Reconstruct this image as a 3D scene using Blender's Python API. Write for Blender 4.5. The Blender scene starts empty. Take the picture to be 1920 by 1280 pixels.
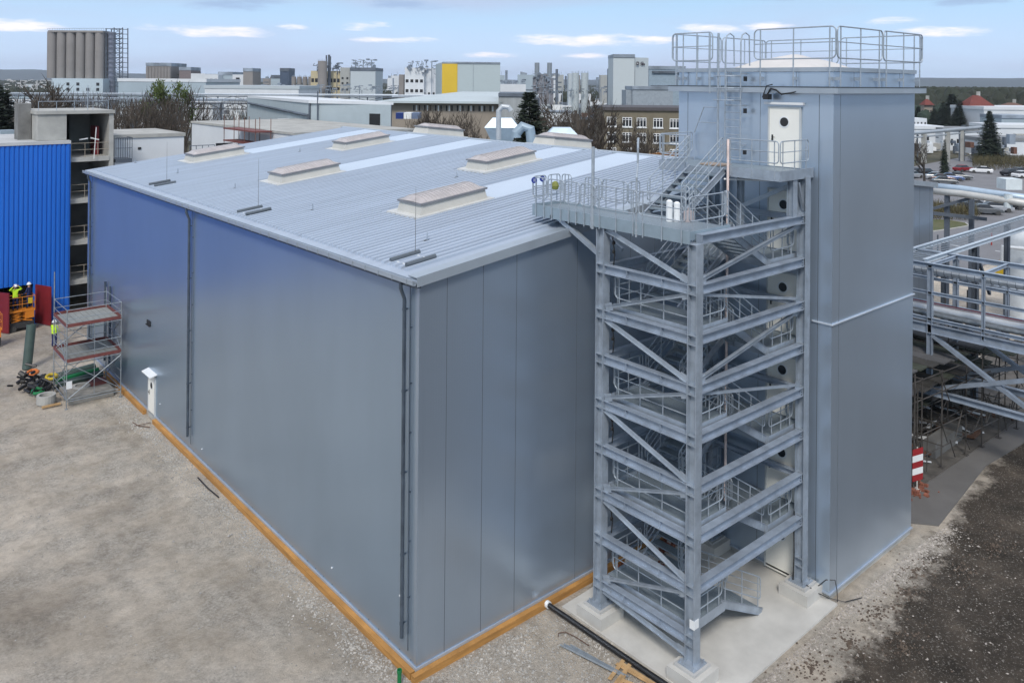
import bpy, math, random
from mathutils import Vector, Matrix
random.seed(7)
S = bpy.context.scene
COL = S.collection
rad = math.radians
# ------------------------------------------------------------------ camera
FPX, CX, CY, H = 1524.0, 960.0, 156.0, 17.87      # focal length and level centre in pixels of a 1920 wide picture
TH, ROLL = 0.7164, 0.0086
CAM = Vector((-14.02, -20.257, H))
FW = Vector((math.sin(TH), math.cos(TH), 0)); RT = Vector((math.cos(TH), -math.sin(TH), 0)); UP = Vector((0, 0, 1))
cd = bpy.data.cameras.new('camera'); cam = bpy.data.objects.new('camera', cd); COL.objects.link(cam)
cr = RT*math.cos(ROLL)+UP*math.sin(ROLL); cu = UP*math.cos(ROLL)-RT*math.sin(ROLL)
cam.matrix_world = Matrix(((cr.x, cu.x, -FW.x, CAM.x), (cr.y, cu.y, -FW.y, CAM.y), (cr.z, cu.z, -FW.z, CAM.z), (0, 0, 0, 1)))
cd.sensor_width = 36; cd.lens = FPX/1920*36; cd.shift_y = -(640-CY)/1920; cd.clip_start = .5; cd.clip_end = 20000
S.camera = cam
# ------------------------------------------------------------------ sky, sun, exposure
SUN = Vector((-0.70, -0.62, 0.95)).normalized()
elev = math.asin(SUN.z)
w = bpy.data.worlds.new('World'); S.world = w; w.use_nodes = True
nt = w.node_tree; nt.nodes.clear()
def nd(nt, t, **k):
    n = nt.nodes.new(t)
    for a, b in k.items():
        if a.startswith('i_'): n.inputs[a[2:].replace('_', ' ')].default_value = b
        else: setattr(n, a, b)
    return n
def ln(nt, a, b): nt.links.new(a, b)
sk = nd(nt, 'ShaderNodeTexSky', sky_type='NISHITA', sun_disc=False, sun_elevation=elev, sun_rotation=math.atan2(SUN.x, SUN.y), altitude=100, air_density=1.0, dust_density=0.9, ozone_density=1.6)
tc = nd(nt, 'ShaderNodeTexCoord'); sx = nd(nt, 'ShaderNodeSeparateXYZ'); ln(nt, tc.outputs['Generated'], sx.inputs[0])
# clear sky close to the horizon: pale lilac blue low down, cyan blue a few degrees up, Nishita above
lo = nd(nt, 'ShaderNodeValToRGB'); e = lo.color_ramp.elements; e[0].position = 0; e[0].color = (.63, .80, 1.06, 1); e[1].position = 1; e[1].color = (.36, .68, .96, 1); q = e.new(.45); q.color = (.53, .73, 1.0, 1); q = e.new(.8); q.color = (.42, .68, .95, 1)
mr = nd(nt, 'ShaderNodeMapRange'); mr.inputs['From Min'].default_value = 0; mr.inputs['From Max'].default_value = .125
ml = nd(nt, 'ShaderNodeVectorMath', operation='SCALE'); ml.inputs['Scale'].default_value = 7.3
fm = nd(nt, 'ShaderNodeMapRange'); fm.inputs['From Min'].default_value = .12; fm.inputs['From Max'].default_value = .45; fm.inputs['To Min'].default_value = .92; fm.inputs['To Max'].default_value = .05
base = nd(nt, 'ShaderNodeMixRGB'); ln(nt, sx.outputs[2], mr.inputs[0]); ln(nt, mr.outputs[0], lo.inputs[0]); ln(nt, lo.outputs[0], ml.inputs[0]); ln(nt, sx.outputs[2], fm.inputs[0])
vault = nd(nt, 'ShaderNodeMixRGB'); vault.inputs[0].default_value = .72; vault.inputs[2].default_value = (6.6, 6.8, 7.4, 1); ln(nt, sk.outputs[0], vault.inputs[1])
ln(nt, fm.outputs[0], base.inputs[0]); ln(nt, vault.outputs[0], base.inputs[1]); ln(nt, ml.outputs[0], base.inputs[2])
def cloud(scale, loc, p0, p1, col, amt, prev, z0, z1, det=6.0):
    mp = nd(nt, 'ShaderNodeMapping'); mp.inputs['Scale'].default_value = scale; mp.inputs['Location'].default_value = loc
    n = nd(nt, 'ShaderNodeTexNoise', i_Scale=1.0, i_Detail=det, i_Roughness=.55); r = nd(nt, 'ShaderNodeMapRange', interpolation_type='SMOOTHSTEP'); r.inputs['From Min'].default_value = p0; r.inputs['From Max'].default_value = p1; r.inputs['To Max'].default_value = amt
    h = nd(nt, 'ShaderNodeMapRange', interpolation_type='SMOOTHSTEP'); h.inputs['From Min'].default_value = z0; h.inputs['From Max'].default_value = z1
    mu = nd(nt, 'ShaderNodeMath', operation='MULTIPLY'); mx = nd(nt, 'ShaderNodeMixRGB'); mx.inputs[2].default_value = (*col, 1)
    ln(nt, tc.outputs['Generated'], mp.inputs[0]); ln(nt, mp.outputs[0], n.inputs[0]); ln(nt, n.outputs[0], r.inputs[0]); ln(nt, sx.outputs[2], h.inputs[0]); ln(nt, r.outputs[0], mu.inputs[0]); ln(nt, h.outputs[0], mu.inputs[1])
    ln(nt, mu.outputs[0], mx.inputs[0]); ln(nt, prev, mx.inputs[1]); return mx.outputs[0]
c_ = cloud((2.2, 2.2, 13), (7.3, 1.7, 0.4), .42, .72, (3.9, 4.1, 5.5), .6, base.outputs[0], .0, .02, 3.0)
# single cloud banks, placed by compass direction and height above the horizon
def mth(op, a, b=None, c=None):
    n = nd(nt, 'ShaderNodeMath', operation=op)
    for i, v in enumerate((a, b, c)):
        if v is None: continue
        if isinstance(v, (int, float)): n.inputs[i].default_value = v
        else: ln(nt, v, n.inputs[i])
    return n.outputs[0]
az = mth('ARCTAN2', sx.outputs[0], sx.outputs[1]); el = mth('ARCSINE', sx.outputs[2])
mpc = nd(nt, 'ShaderNodeMapping'); mpc.inputs['Scale'].default_value = (16, 16, 95); nc = nd(nt, 'ShaderNodeTexNoise', i_Scale=1.0, i_Detail=7.0, i_Roughness=.6); ln(nt, tc.outputs['Generated'], mpc.inputs[0]); ln(nt, mpc.outputs[0], nc.inputs[0])
def bank(lst, col, amt, prev):
    m_ = None
    for a_, e_, wa, we in lst:
        dx = mth('MULTIPLY', mth('SUBTRACT', az, a_), 1/wa); dy = mth('MULTIPLY', mth('SUBTRACT', el, e_), 1/we)
        q = mth('SUBTRACT', 1.0, mth('ADD', mth('MULTIPLY', dx, dx), mth('MULTIPLY', dy, dy))); m_ = q if m_ is None else mth('MAXIMUM', m_, q)
    v = mth('ADD', m_, mth('MULTIPLY', mth('SUBTRACT', nc.outputs[0], .5), 7.0)); r = nd(nt, 'ShaderNodeMapRange', interpolation_type='SMOOTHSTEP'); r.inputs['From Min'].default_value = -.7; r.inputs['From Max'].default_value = 1.7; r.inputs['To Max'].default_value = amt; ln(nt, v, r.inputs[0])
    mx = nd(nt, 'ShaderNodeMixRGB'); mx.inputs[2].default_value = (*col, 1); ln(nt, r.outputs[0], mx.inputs[0]); ln(nt, prev, mx.inputs[1]); return mx.outputs[0]
c_ = bank([(.356, .057, .075, .0058), (.405, .055, .035, .004), (.540, .068, .028, .0055), (.573, .051, .042, .004), (.805, .053, .072, .0068), (.873, .054, .035, .005), (.955, .067, .042, .0055), (1.015, .069, .03, .0045), (1.155, .073, .028, .0045), (1.205, .060, .040, .005), (.156, .057, .055, .006), (.45, .064, .02, .0035), (.695, .034, .03, .003), (.808, .034, .03, .003)], (8.6, 8.0, 8.4), .9, c_)
c_ = bank([(.385, .087, .055, .006), (.42, .092, .03, .004), (.58, .095, .05, .006), (1.035, .103, .04, .004), (1.19, .098, .04, .004), (1.225, .090, .035, .0035)], (2.7, 3.7, 5.5), .85, c_)
bg = nd(nt, 'ShaderNodeBackground', i_Strength=.11); wo = nd(nt, 'ShaderNodeOutputWorld')
ln(nt, c_, bg.inputs[0]); ln(nt, bg.outputs[0], wo.inputs[0])
sd = bpy.data.lights.new('sun', 'SUN'); sd.energy = 1.9; sd.angle = rad(14); sd.color = (1, .95, .88)
so = bpy.data.objects.new('sun', sd); COL.objects.link(so); so.rotation_euler = SUN.to_track_quat('Z', 'Y').to_euler()
S.view_settings.view_transform = 'Standard'; S.view_settings.look = 'None'; S.view_settings.exposure = 0.45; S.view_settings.gamma = 1

# ------------------------------------------------------------------ picture <-> world helpers
def ray(px, py):
    x, y = px-CX, py-CY
    a = (x*math.cos(ROLL)+y*math.sin(ROLL))/FPX; b = (-x*math.sin(ROLL)+y*math.cos(ROLL))/FPX
    return FW+RT*a-UP*b
def G(px, py, z=0.0):
    d = ray(px, py); return CAM+d*((z-H)/d.z)
def D(px, py, dep): return CAM+ray(px, py)*dep
def PYc(px, py, Y):
    d = ray(px, py); return CAM+d*((Y-CAM.y)/d.y)
# ------------------------------------------------------------------ materials
MATS = {}
def mat(name, col, rough=.6, metal=0.0, var=.12, vs=1.2, bump=0.0, bs=8.0, col2=None, stretch=(1, 1, 1), spec=.5, detail=6.0):
    if name in MATS: return MATS[name]
    m = bpy.data.materials.new(name); m.use_nodes = True; t = m.node_tree; b = t.nodes['Principled BSDF']
    b.inputs['Roughness'].default_value = rough; b.inputs['Metallic'].default_value = metal; b.inputs['Specular IOR Level'].default_value = spec
    g = nd(t, 'ShaderNodeNewGeometry'); mp = nd(t, 'ShaderNodeMapping'); mp.inputs['Scale'].default_value = stretch
    ln(t, g.outputs['Position'], mp.inputs[0])
    n = nd(t, 'ShaderNodeTexNoise', i_Scale=vs, i_Detail=detail, i_Roughness=.6); ln(t, mp.outputs[0], n.inputs[0])
    r = nd(t, 'ShaderNodeValToRGB'); r.color_ramp.elements[0].position = .3; r.color_ramp.elements[1].position = .7
    c = Vector(col); d = Vector(col2) if col2 else c*(1+var)
    lo = c if col2 else c*(1-var)
    r.color_ramp.elements[0].color = (*lo, 1); r.color_ramp.elements[1].color = (*d, 1)
    ln(t, n.outputs[0], r.inputs[0]); ln(t, r.outputs[0], b.inputs['Base Color'])
    if bump:
        n2 = nd(t, 'ShaderNodeTexNoise', i_Scale=bs, i_Detail=4.0); ln(t, mp.outputs[0], n2.inputs[0])
        bp = nd(t, 'ShaderNodeBump', i_Strength=bump, i_Distance=.02); ln(t, n2.outputs[0], bp.inputs['Height']); ln(t, bp.outputs[0], b.inputs['Normal'])
    MATS[name] = m; return m
def panel_mat(name, col, axis, pitch=.1, rough=.38, metal=.35, depth=.25, var=.05, horiz=False):
    """sheet metal cladding with fine vertical micro ribs (axis: 0 = ribs counted along X, 1 = along Y)"""
    m = mat(name, col, rough, metal, var, .35, stretch=(1, 1, .35)); t = m.node_tree; b = t.nodes['Principled BSDF']
    g = nd(t, 'ShaderNodeNewGeometry'); sp = nd(t, 'ShaderNodeSeparateXYZ'); ln(t, g.outputs['Position'], sp.inputs[0])
    mu = nd(t, 'ShaderNodeMath', operation='MULTIPLY'); mu.inputs[1].default_value = 2*math.pi/pitch; ln(t, sp.outputs[axis], mu.inputs[0])
    si = nd(t, 'ShaderNodeMath', operation='SINE'); ln(t, mu.outputs[0], si.inputs[0])
    n = nd(t, 'ShaderNodeTexNoise', i_Scale=.5, i_Detail=2.0); ln(t, g.outputs['Position'], n.inputs[0])
    ad = nd(t, 'ShaderNodeMath', operation='MULTIPLY_ADD'); ad.inputs[1].default_value = 9.0; ln(t, n.outputs[0], ad.inputs[0]); ln(t, si.outputs[0], ad.inputs[2])
    bp = nd(t, 'ShaderNodeBump', i_Strength=depth, i_Distance=.004); ln(t, ad.outputs[0], bp.inputs['Height']); ln(t, bp.outputs[0], b.inputs['Normal'])
    return m
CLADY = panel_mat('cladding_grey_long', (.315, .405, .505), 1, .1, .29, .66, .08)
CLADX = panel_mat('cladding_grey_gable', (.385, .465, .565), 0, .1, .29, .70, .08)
ROOF = mat('roof_sheet', (.375, .435, .52), .45, .15, .10, .9, stretch=(.12, 2.2, 1))
STRIP = mat('roof_flat_sheet', (.52, .60, .70), .42, .15, .04, .3)
FLASH = mat('flashing', (.38, .43, .48), .4, .4, .08, .8)
GALV = mat('galvanised_steel', (.33, .38, .44), .42, .35, .20, 2.2, .15, 12)
GALVB = mat('galvanised_beam', (.33, .385, .46), .40, .35, .20, 1.7, .15, 12)
RAILM = mat('galvanised_tube', (.37, .42, .47), .4, .4, .15, 6)
GRATE = mat('steel_grating', (.24, .29, .33), .55, .3, .2, 30, .3, 60)
PIPE = mat('zinc_downpipe', (.10, .13, .17), .35, .6, .25, 2.0)
DARK = mat('dark_opening', (.012, .013, .016), .8, 0, .2)
GLASSD = mat('dark_glass', (.02, .024, .03), .12, 0, .1)
DOORW = mat('door_paint', (.80, .79, .73), .45, 0, .03)
WHITE = mat('white_paint', (.72, .74, .75), .5, 0, .05)
CONC = mat('concrete_light', (.50, .49, .46), .85, 0, .13, .9, .2, 20)
CONC2 = mat('concrete_raw', (.36, .36, .34), .9, 0, .2, .7, .25, 10)
WOODB = mat('formwork_timber', (.40, .20, .055), .7, 0, .3, 1.5, .2, 10, stretch=(.6, .6, 6))
WOODL = mat('sawn_timber', (.42, .27, .13), .8, 0, .25, 3, stretch=(1, 1, 1))
BLACKP = mat('black_plastic', (.012, .012, .013), .45, 0, .3)
BLUEW = mat('blue_sheet', (.012, .13, .55), .45, .0, .07, .4, stretch=(1, 1, .2))
REDM = mat('red_oxide_steel', (.17, .012, .018), .55, 0, .2, .8)
ORANGE = mat('lift_orange', (.62, .20, .015), .5, 0, .12)
SCAF = mat('scaffold_tube', (.30, .33, .35), .45, .5, .25, 4)
TOEB = mat('toe_board_red', (.15, .045, .04), .7, 0, .3, 3)
HIVIS = mat('hi_vis_yellow', (.55, .85, .03), .7, 0, .08)
NAVY = mat('navy_cloth', (.012, .02, .09), .8, 0, .2)
SKIN = mat('skin', (.45, .27, .19), .6, 0, .05)
BARK = mat('bark', (.040, .033, .027), .9, 0, .3, 2)
TWIG = mat('twigs_brown', (.058, .047, .037), .9, 0, .45, .5)
NEED = mat('conifer_needles', (.012, .022, .013), .8, 0, .5, .6, col2=(.028, .042, .022))
ASPH = mat('asphalt', (.17, .17, .18), .85, 0, .12, .25, .2, 30)
ASPHD = mat('asphalt_path', (.125, .12, .115), .85, 0, .14, .6, .2, 30)
GRASS = mat('grass', (.055, .075, .018), .9, 0, .3, .8, col2=(.11, .10, .045))
GRAVELS = mat('stone_chips', (.30, .29, .27), .85, 0, .35, 9)
ROOFT = mat('red_roof_tiles', (.14, .032, .024), .8, 0, .2, .5)
YEL = mat('yellow_sheet', (.62, .42, .025), .5, 0, .05, .1)
PALE = mat('pale_sheet', (.42, .47, .50), .6, 0, .05, .05)
PALEB = mat('pale_blue_sheet', (.33, .40, .45), .6, 0, .08, .05)
WHIT2 = mat('white_render', (.60, .63, .66), .7, 0, .07, .2)
TAN = mat('tan_brick', (.27, .235, .195), .85, 0, .12, .3)
SILO = mat('silo_concrete', (.225, .21, .20), .85, 0, .10, .03, stretch=(1, 1, 3))
STEELD = mat('dark_plant_steel', (.10, .12, .15), .6, .2, .4, .2)
STEELM = mat('plant_steel', (.24, .28, .33), .55, .3, .4, .15)
LIDM = mat('skylight_lid', (.41, .38, .375), .35, 0, .16, 2.5)
CURB = mat('skylight_curb', (.52, .51, .47), .5, .1, .06)
HDP = mat('green_pipe', (.008, .16, .05), .4, 0, .1)
CANV = mat('grey_green_pipe', (.055, .085, .075), .5, 0, .2)
# ------------------------------------------------------------------ mesh builder
class MB:
    def __init__(s): s.v = []; s.f = []; s.m = []
    def add(s, vs, fs, mi=0):
        o = len(s.v); s.v += [tuple(q) for q in vs]; s.f += [tuple(i+o for i in f) for f in fs]; s.m += [mi]*len(fs)
    def hexa(s, c, mi=0):   # 8 corners, bottom 4 ccw, top 4 ccw
        s.add(c, [(3, 2, 1, 0), (4, 5, 6, 7), (0, 1, 5, 4), (1, 2, 6, 5), (2, 3, 7, 6), (3, 0, 4, 7)], mi)
    def box(s, x0, y0, z0, x1, y1, z1, mi=0):
        s.hexa([(x0, y0, z0), (x1, y0, z0), (x1, y1, z0), (x0, y1, z0), (x0, y0, z1), (x1, y0, z1), (x1, y1, z1), (x0, y1, z1)], mi)
    def bar(s, a, b, w, h, up=(0, 0, 1), off=(0, 0), mi=0):   # rectangular bar from a to b
        a = Vector(a); b = Vector(b); d = (b-a).normalized(); u = Vector(up)
        if abs(d.dot(u)) > .99: u = Vector((1, 0, 0)) if abs(d.x) < .9 else Vector((0, 1, 0))
        r = d.cross(u).normalized(); u = r.cross(d)
        o = r*off[0]+u*off[1]; a = a+o; b = b+o; w /= 2; h /= 2
        s.hexa([a-r*w-u*h, a+r*w-u*h, b+r*w-u*h, b-r*w-u*h, a-r*w+u*h, a+r*w+u*h, b+r*w+u*h, b-r*w+u*h], mi)
    def ibeam(s, a, b, h, w, up=(0, 0, 1), t=.022, mi=0):
        s.bar(a, b, w, t, up, (0, h/2-t/2), mi); s.bar(a, b, w, t, up, (0, -h/2+t/2), mi); s.bar(a, b, t*.8, h-2*t, up, (0, 0), mi)
    def tube(s, pts, r, n=6, closed=False, mi=0, r2=None, caps=True):
        pts = [Vector(p) for p in pts]; k = len(pts); o = len(s.v); up = None
        for i, p in enumerate(pts):
            if closed: d = pts[(i+1) % k]-pts[i-1]
            else: d = pts[min(i+1, k-1)]-pts[max(i-1, 0)]
            if d.length < 1e-9: d = Vector((0, 0, 1))
            d.normalize()
            if up is None: up = Vector((0, 0, 1)) if abs(d.z) < .9 else Vector((1, 0, 0))
            rr = d.cross(up)
            if rr.length < 1e-3: rr = d.cross(Vector((0, 1, 0)))
            rr.normalize(); up = rr.cross(d)
            q = r if r2 is None else r+(r2-r)*i/max(1, k-1)
            for j in range(n):
                a = 2*math.pi*j/n; s.v.append(tuple(p+rr*(math.cos(a)*q)+up*(math.sin(a)*q)))
        for i in range(k if closed else k-1):
            i2 = (i+1) % k
            for j in range(n):
                j2 = (j+1) % n; s.f.append((o+i*n+j, o+i*n+j2, o+i2*n+j2, o+i2*n+j)); s.m.append(mi)
        if not closed and caps and n > 2:
            s.f.append(tuple(o+j for j in range(n))[::-1]); s.m.append(mi); s.f.append(tuple(o+(k-1)*n+j for j in range(n))); s.m.append(mi)
    def cyl(s, x, y, z0, z1, r, n=16, r2=None, mi=0): s.tube([(x, y, z0), (x, y, z1)], r, n, mi=mi, r2=r2)
    def lathe(s, x, y, prof, n=24, mi=0):
        o = len(s.v)
        for r, z in prof:
            for j in range(n): a = 2*math.pi*j/n; s.v.append((x+r*math.cos(a), y+r*math.sin(a), z))
        for i in range(len(prof)-1):
            for j in range(n):
                j2 = (j+1) % n; s.f.append((o+i*n+j, o+i*n+j2, o+(i+1)*n+j2, o+(i+1)*n+j)); s.m.append(mi)
    def prism(s, poly, z0, z1, mi=0):
        n = len(poly); vs = [(p[0], p[1], z0) for p in poly]+[(p[0], p[1], z1) for p in poly]
        s.add(vs, [tuple(range(n))[::-1], tuple(range(n, 2*n))]+[(i, (i+1) % n, n+(i+1) % n, n+i) for i in range(n)], mi)
    def build(s, name, mats, parent=None, smooth=False, base=None):
        me = bpy.data.meshes.new(name); off = Vector(base) if base is not None else (Vector(parent.get('base_loc', (0, 0, 0))) if parent is not None else Vector((0, 0, 0)))
        me.from_pydata([(a-off.x, b-off.y, c-off.z) for a, b, c in s.v], [], s.f)
        for m in (mats if isinstance(mats, (list, tuple)) else [mats]): me.materials.append(m)
        me.polygons.foreach_set('material_index', s.m)
        if smooth: me.polygons.foreach_set('use_smooth', [True]*len(s.f))
        me.update(); o = bpy.data.objects.new(name, me); COL.objects.link(o)
        if parent is not None: o.parent = parent
        elif base is not None: o.location = off
        return o
def thing(name, label, cat, loc=(0, 0, 0), group=None):
    o = bpy.data.objects.new(name, None); COL.objects.link(o); o.location = loc; o.empty_display_size = .3
    o['base_loc'] = tuple(loc); o['label'] = label; o['category'] = cat
    if group: o['group'] = group
    return o
def tag(o, label=None, cat=None, group=None, kind=None):
    if label: o['label'] = label
    if cat: o['category'] = cat
    if group: o['group'] = group
    if kind: o['kind'] = kind
    return o
def sub(o, parent): o.parent = parent; return o       # sub-part: mesh already in the thing's own frame
def part(mb, name, m, root, par=None, smooth=False):
    """mesh in the frame of root; parented to par (a part of root) or to root"""
    o = mb.build(name, m, None, smooth)
    b = Vector(root['base_loc']); me = o.data
    if b.length > 0: me.transform(Matrix.Translation(-b))
    o.parent = par or root
    return o
def copy_tree(o, parent=None):
    c = o.copy(); COL.objects.link(c)
    if parent is not None: c.parent = parent
    for ch in list(o.children): copy_tree(ch, c)
    return c
def rrect(a, b, h0, h1, r=.12, n=4):
    """closed rounded loop standing on the line a-b between heights h0 and h1"""
    a = Vector(a); b = Vector(b); d = (b-a); L = d.length; d.normalize(); dh = Vector((0, 0, 1)); r = min(r, L*.45, (h1-h0)*.45); pts = []
    for cxx, cz, a0 in ((L-r, h1-r, 0), (r, h1-r, 90), (r, h0+r, 180), (L-r, h0+r, 270)):
        for k in range(n+1):
            t = rad(a0+90*k/n); pts.append(a+d*(cxx+r*math.cos(t))+dh*(cz+r*math.sin(t)))
    return pts
def rail(mb, a, b, h0=.36, h1=1.1, mids=(.73,), r=.021, step=1.15, down=0.0, inset=.16):
    a = Vector(a); b = Vector(b); L = (b-a).length
    mb.tube(rrect(a, b, h0, h1), r, 6, True)
    d = (b-a)/L
    for m_ in mids: mb.tube([a+d*.01+Vector((0, 0, m_)), b-d*.01+Vector((0, 0, m_))], r*.75, 5)
    n = max(2, int(math.ceil((L-2*inset)/step))+1) if L > .7 else 2
    for i in range(n):
        p = a+d*(inset+(L-2*inset)*i/(n-1)); mb.tube([p-Vector((0, 0, down)), p+Vector((0, 0, h1-.01))], r, 6)

# =================================================================== SETTING
def sheet(name, poly, z, m, kind='structure'):
    mb = MB(); n = len(poly); mb.add([(p[0], p[1], z) for p in poly], [tuple(range(n))]); o = mb.build(name, m); 
    if o.data.polygons[0].normal.z < 0: o.data.flip_normals()
    o['kind'] = kind; return o
def ground_material():
    m = bpy.data.materials.new('site_ground'); m.use_nodes = True; t = m.node_tree; b = t.nodes['Principled BSDF']; b.inputs['Roughness'].default_value = .95; b.inputs['Specular IOR Level'].default_value = .25
    g = nd(t, 'ShaderNodeNewGeometry'); P = g.outputs['Position']; sp = nd(t, 'ShaderNodeSeparateXYZ'); ln(t, P, sp.inputs[0])
    def noise(sc, det=6, ro=.6):
        n = nd(t, 'ShaderNodeTexNoise', i_Scale=sc, i_Detail=float(det), i_Roughness=ro); ln(t, P, n.inputs[0]); return n.outputs[0]
    def ramp(src, p0, c0, p1, c1, extra=()):
        r = nd(t, 'ShaderNodeValToRGB'); e = r.color_ramp.elements; e[0].position = p0; e[0].color = (*c0, 1); e[1].position = p1; e[1].color = (*c1, 1)
        for p, c in extra: q = e.new(p); q.color = (*c, 1)
        ln(t, src, r.inputs[0]); return r.outputs[0]
    def mix(f, a, c, bt='MIX'):
        x = nd(t, 'ShaderNodeMixRGB', blend_type=bt)
        if isinstance(f, float): x.inputs[0].default_value = f
        else: ln(t, f, x.inputs[0])
        ln(t, a, x.inputs[1]); ln(t, c, x.inputs[2]); return x.outputs[0]
    def lin(ax, ay, c):      # ax*x + ay*y + c
        a = nd(t, 'ShaderNodeMath', operation='MULTIPLY_ADD'); ln(t, sp.outputs[0], a.inputs[0]); a.inputs[1].default_value = ax; a.inputs[2].default_value = c
        d = nd(t, 'ShaderNodeMath', operation='MULTIPLY_ADD'); ln(t, sp.outputs[1], d.inputs[0]); d.inputs[1].default_value = ay; ln(t, a.outputs[0], d.inputs[2]); return d.outputs[0]
    def addn(v, s, k):
        a = nd(t, 'ShaderNodeMath', operation='MULTIPLY_ADD'); ln(t, s, a.inputs[0]); a.inputs[1].default_value = k; ln(t, v, a.inputs[2]); return a.outputs[0]
    W1 = (1, 1, 1); K = (0, 0, 0)
    sand = ramp(noise(.22, 8, .65), .32, (.44, .38, .305), .68, (.74, .655, .55), ((.5, (.62, .545, .45)),))
    grit = ramp(noise(9, 6, .75), .32, (.25, .225, .19), .68, (.70, .65, .575))
    gmask = ramp(noise(.5, 5, .6), .42, K, .60, W1)
    near = mix(gmask, sand, mix(.72, sand, grit))
    wet = ramp(noise(.13, 6, .6), .36, (.62, .61, .60), .5, W1)
    near = mix(.9, near, wet, 'MULTIPLY')
    mpt = nd(t, 'ShaderNodeMapping'); mpt.inputs['Rotation'].default_value = (0, 0, .12); mpt.inputs['Scale'].default_value = (1.5, .05, 1); ln(t, P, mpt.inputs[0])
    ntk = nd(t, 'ShaderNodeTexNoise', i_Scale=1.0, i_Detail=3.0, i_Roughness=.5); ln(t, mpt.outputs[0], ntk.inputs[0])
    near = mix(.32, near, ramp(ntk.outputs[0], .36, (.76, .75, .74), .52, W1), 'MULTIPLY')
    mud = ramp(noise(.09, 5, .65), .30, (.50, .48, .46), .42, W1); near = mix(.4, near, mud, 'MULTIPLY'); near = mix(.8, near, ramp(noise(2.2, 9, .78), .38, (.72, .71, .70), .56, W1), 'MULTIPLY')
    dark = ramp(noise(.5, 8, .7), .34, (.036, .029, .022), .70, (.150, .120, .092), ((.52, (.078, .063, .049)),))
    dgrit = ramp(noise(12, 5, .8), .56, K, .68, W1)
    dark = mix(dgrit, dark, grit)
    dm = ramp(addn(lin(.035, -.30, -2.55), noise(.8, 8, .7), 1.1), .78, K, .96, W1)     # right foreground: darker soil
    near = mix(dm, near, dark)
    far = ramp(noise(.012, 7, .7), .35, (.055, .055, .035), .65, (.16, .145, .115), ((.5, (.09, .085, .06)),))
    fy = ramp(lin(.004, .008, -.52), .1, K, .35, W1)
    c = mix(fy, near, far); ln(t, c, b.inputs['Base Color'])
    hsum = nd(t, 'ShaderNodeMath', operation='ADD'); ln(t, noise(3, 8, .75), hsum.inputs[0]); ln(t, noise(26, 4, .8), hsum.inputs[1])
    bp = nd(t, 'ShaderNodeBump', i_Strength=1.0, i_Distance=.09); ln(t, hsum.outputs[0], bp.inputs['Height']); ln(t, bp.outputs[0], b.inputs['Normal'])
    return m
GROUND = ground_material()
gm = MB(); N = 100
import bisect
def hgt(x, y):
    r = math.hypot(x-CAM.x, y-CAM.y)
    if r < 14 or r > 75: return -.004
    v = .05*math.sin(x*.9+1.3*math.sin(y*.5))*math.cos(y*.8)+.03*math.sin(2.7*x+y)*math.sin(1.9*y)
    return v if False else v
gx = [-6000, -2500, -900, -300, -100]+[-60+i*1.0 for i in range(0, 131)]+[100, 160, 300, 900, 2500, 7000]
gy = [-3000, -900, -200, -80]+[-40+i*1.0 for i in range(0, 131)]+[110, 160, 300, 900, 2500, 7000]
def ghz(x, y):
    inb = -1.2 < x < 39 and -8.5 < y < 39
    f = 0 if inb or not (-60 < x < 70 and -40 < y < 90) else 1
    return -.02 if not f else -.02+.035*math.sin(x*.9+1.3*math.sin(y*.5))*math.cos(y*.8)+.025*math.sin(2.3*x+y)*math.sin(1.9*y)
for y in gy:
    for x in gx: gm.v.append((x, y, ghz(x, y)))
n1 = len(gx)
for j in range(len(gy)-1):
    for i in range(n1-1): gm.f.append((j*n1+i, j*n1+i+1, (j+1)*n1+i+1, (j+1)*n1+i)); gm.m.append(0)
tag(gm.build('ground', GROUND, smooth=True), kind='structure')
# concrete slab below the stair, asphalt, path, grass island, road marks
mb = MB(); mb.prism([(5.6, -.55), (5.6, -6.72), (12.95, -6.6), (12.95, -.3)], -.1, .05)
tag(mb.build('concrete_slab', CONC), 'pale concrete slab under the outdoor steel stair', kind='structure')
mb = MB(); mb.prism([(20.2, -5.85), (20.95, -6.8), (28.2, -6.1), (34.5, -6.6), (60, -6.2), (60, -4.6), (35, -5.3), (22.3, -4.95)], -.02, .03)
tag(mb.build('footpath', ASPHD), kind='structure')
sheet('parking_lot', [(70, 10), (130, 10), (230, 40), (230, 62), (150, 56), (100, 34), (58, 30), (56, 14)], .03, ASPH)
isl = [(90+a, 22+b) for a, b in ((-6, 2.5), (-1, -.6), (4, -1.6), (9, -2.3), (10.8, -1.2), (11.4, 1.2), (10, 3.2), (2, 4.6))]
mb = MB(); mb.prism(isl, 0, .14); tag(mb.build('kerb', mat('kerb_stone', (.38, .38, .36), .8)), kind='structure')
mb = MB(); cxm = sum(p[0] for p in isl)/8; cym = sum(p[1] for p in isl)/8
mb.prism([(cxm+(a-cxm)*.96, cym+(b-cym)*.93) for a, b in isl], .1, .16); tag(mb.build('grass_island', GRASS), kind='structure')
mb = MB(); mb.prism([(90, 42), (128, 44), (156, 57), (190, 62), (190, 82), (120, 70), (84, 56)], 0, .06); tag(mb.build('grass_verge', GRASS), kind='structure')
sheet('work_yard', [(20, -5.9), (22.3, -4.95), (35, -5.3), (60, -4.6), (60, -.35), (19.7, -.35)], .045, mat('work_yard_ground', (.085, .078, .070), .95, 0, .45, 1.6, .5, 14))
rm = MB()
for a, b in (((1777, 458), (1800, 462)), ((1766, 470), (1798, 477)), ((1821, 452), (1852, 457)), ((1863, 438), (1890, 443)), ((1750, 452), (1762, 454)), ((1895, 425), (1920, 429)), ((1866, 470), (1893, 474))):
    rm.bar(G(*a, .038), G(*b, .038), .16, .006)
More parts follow.
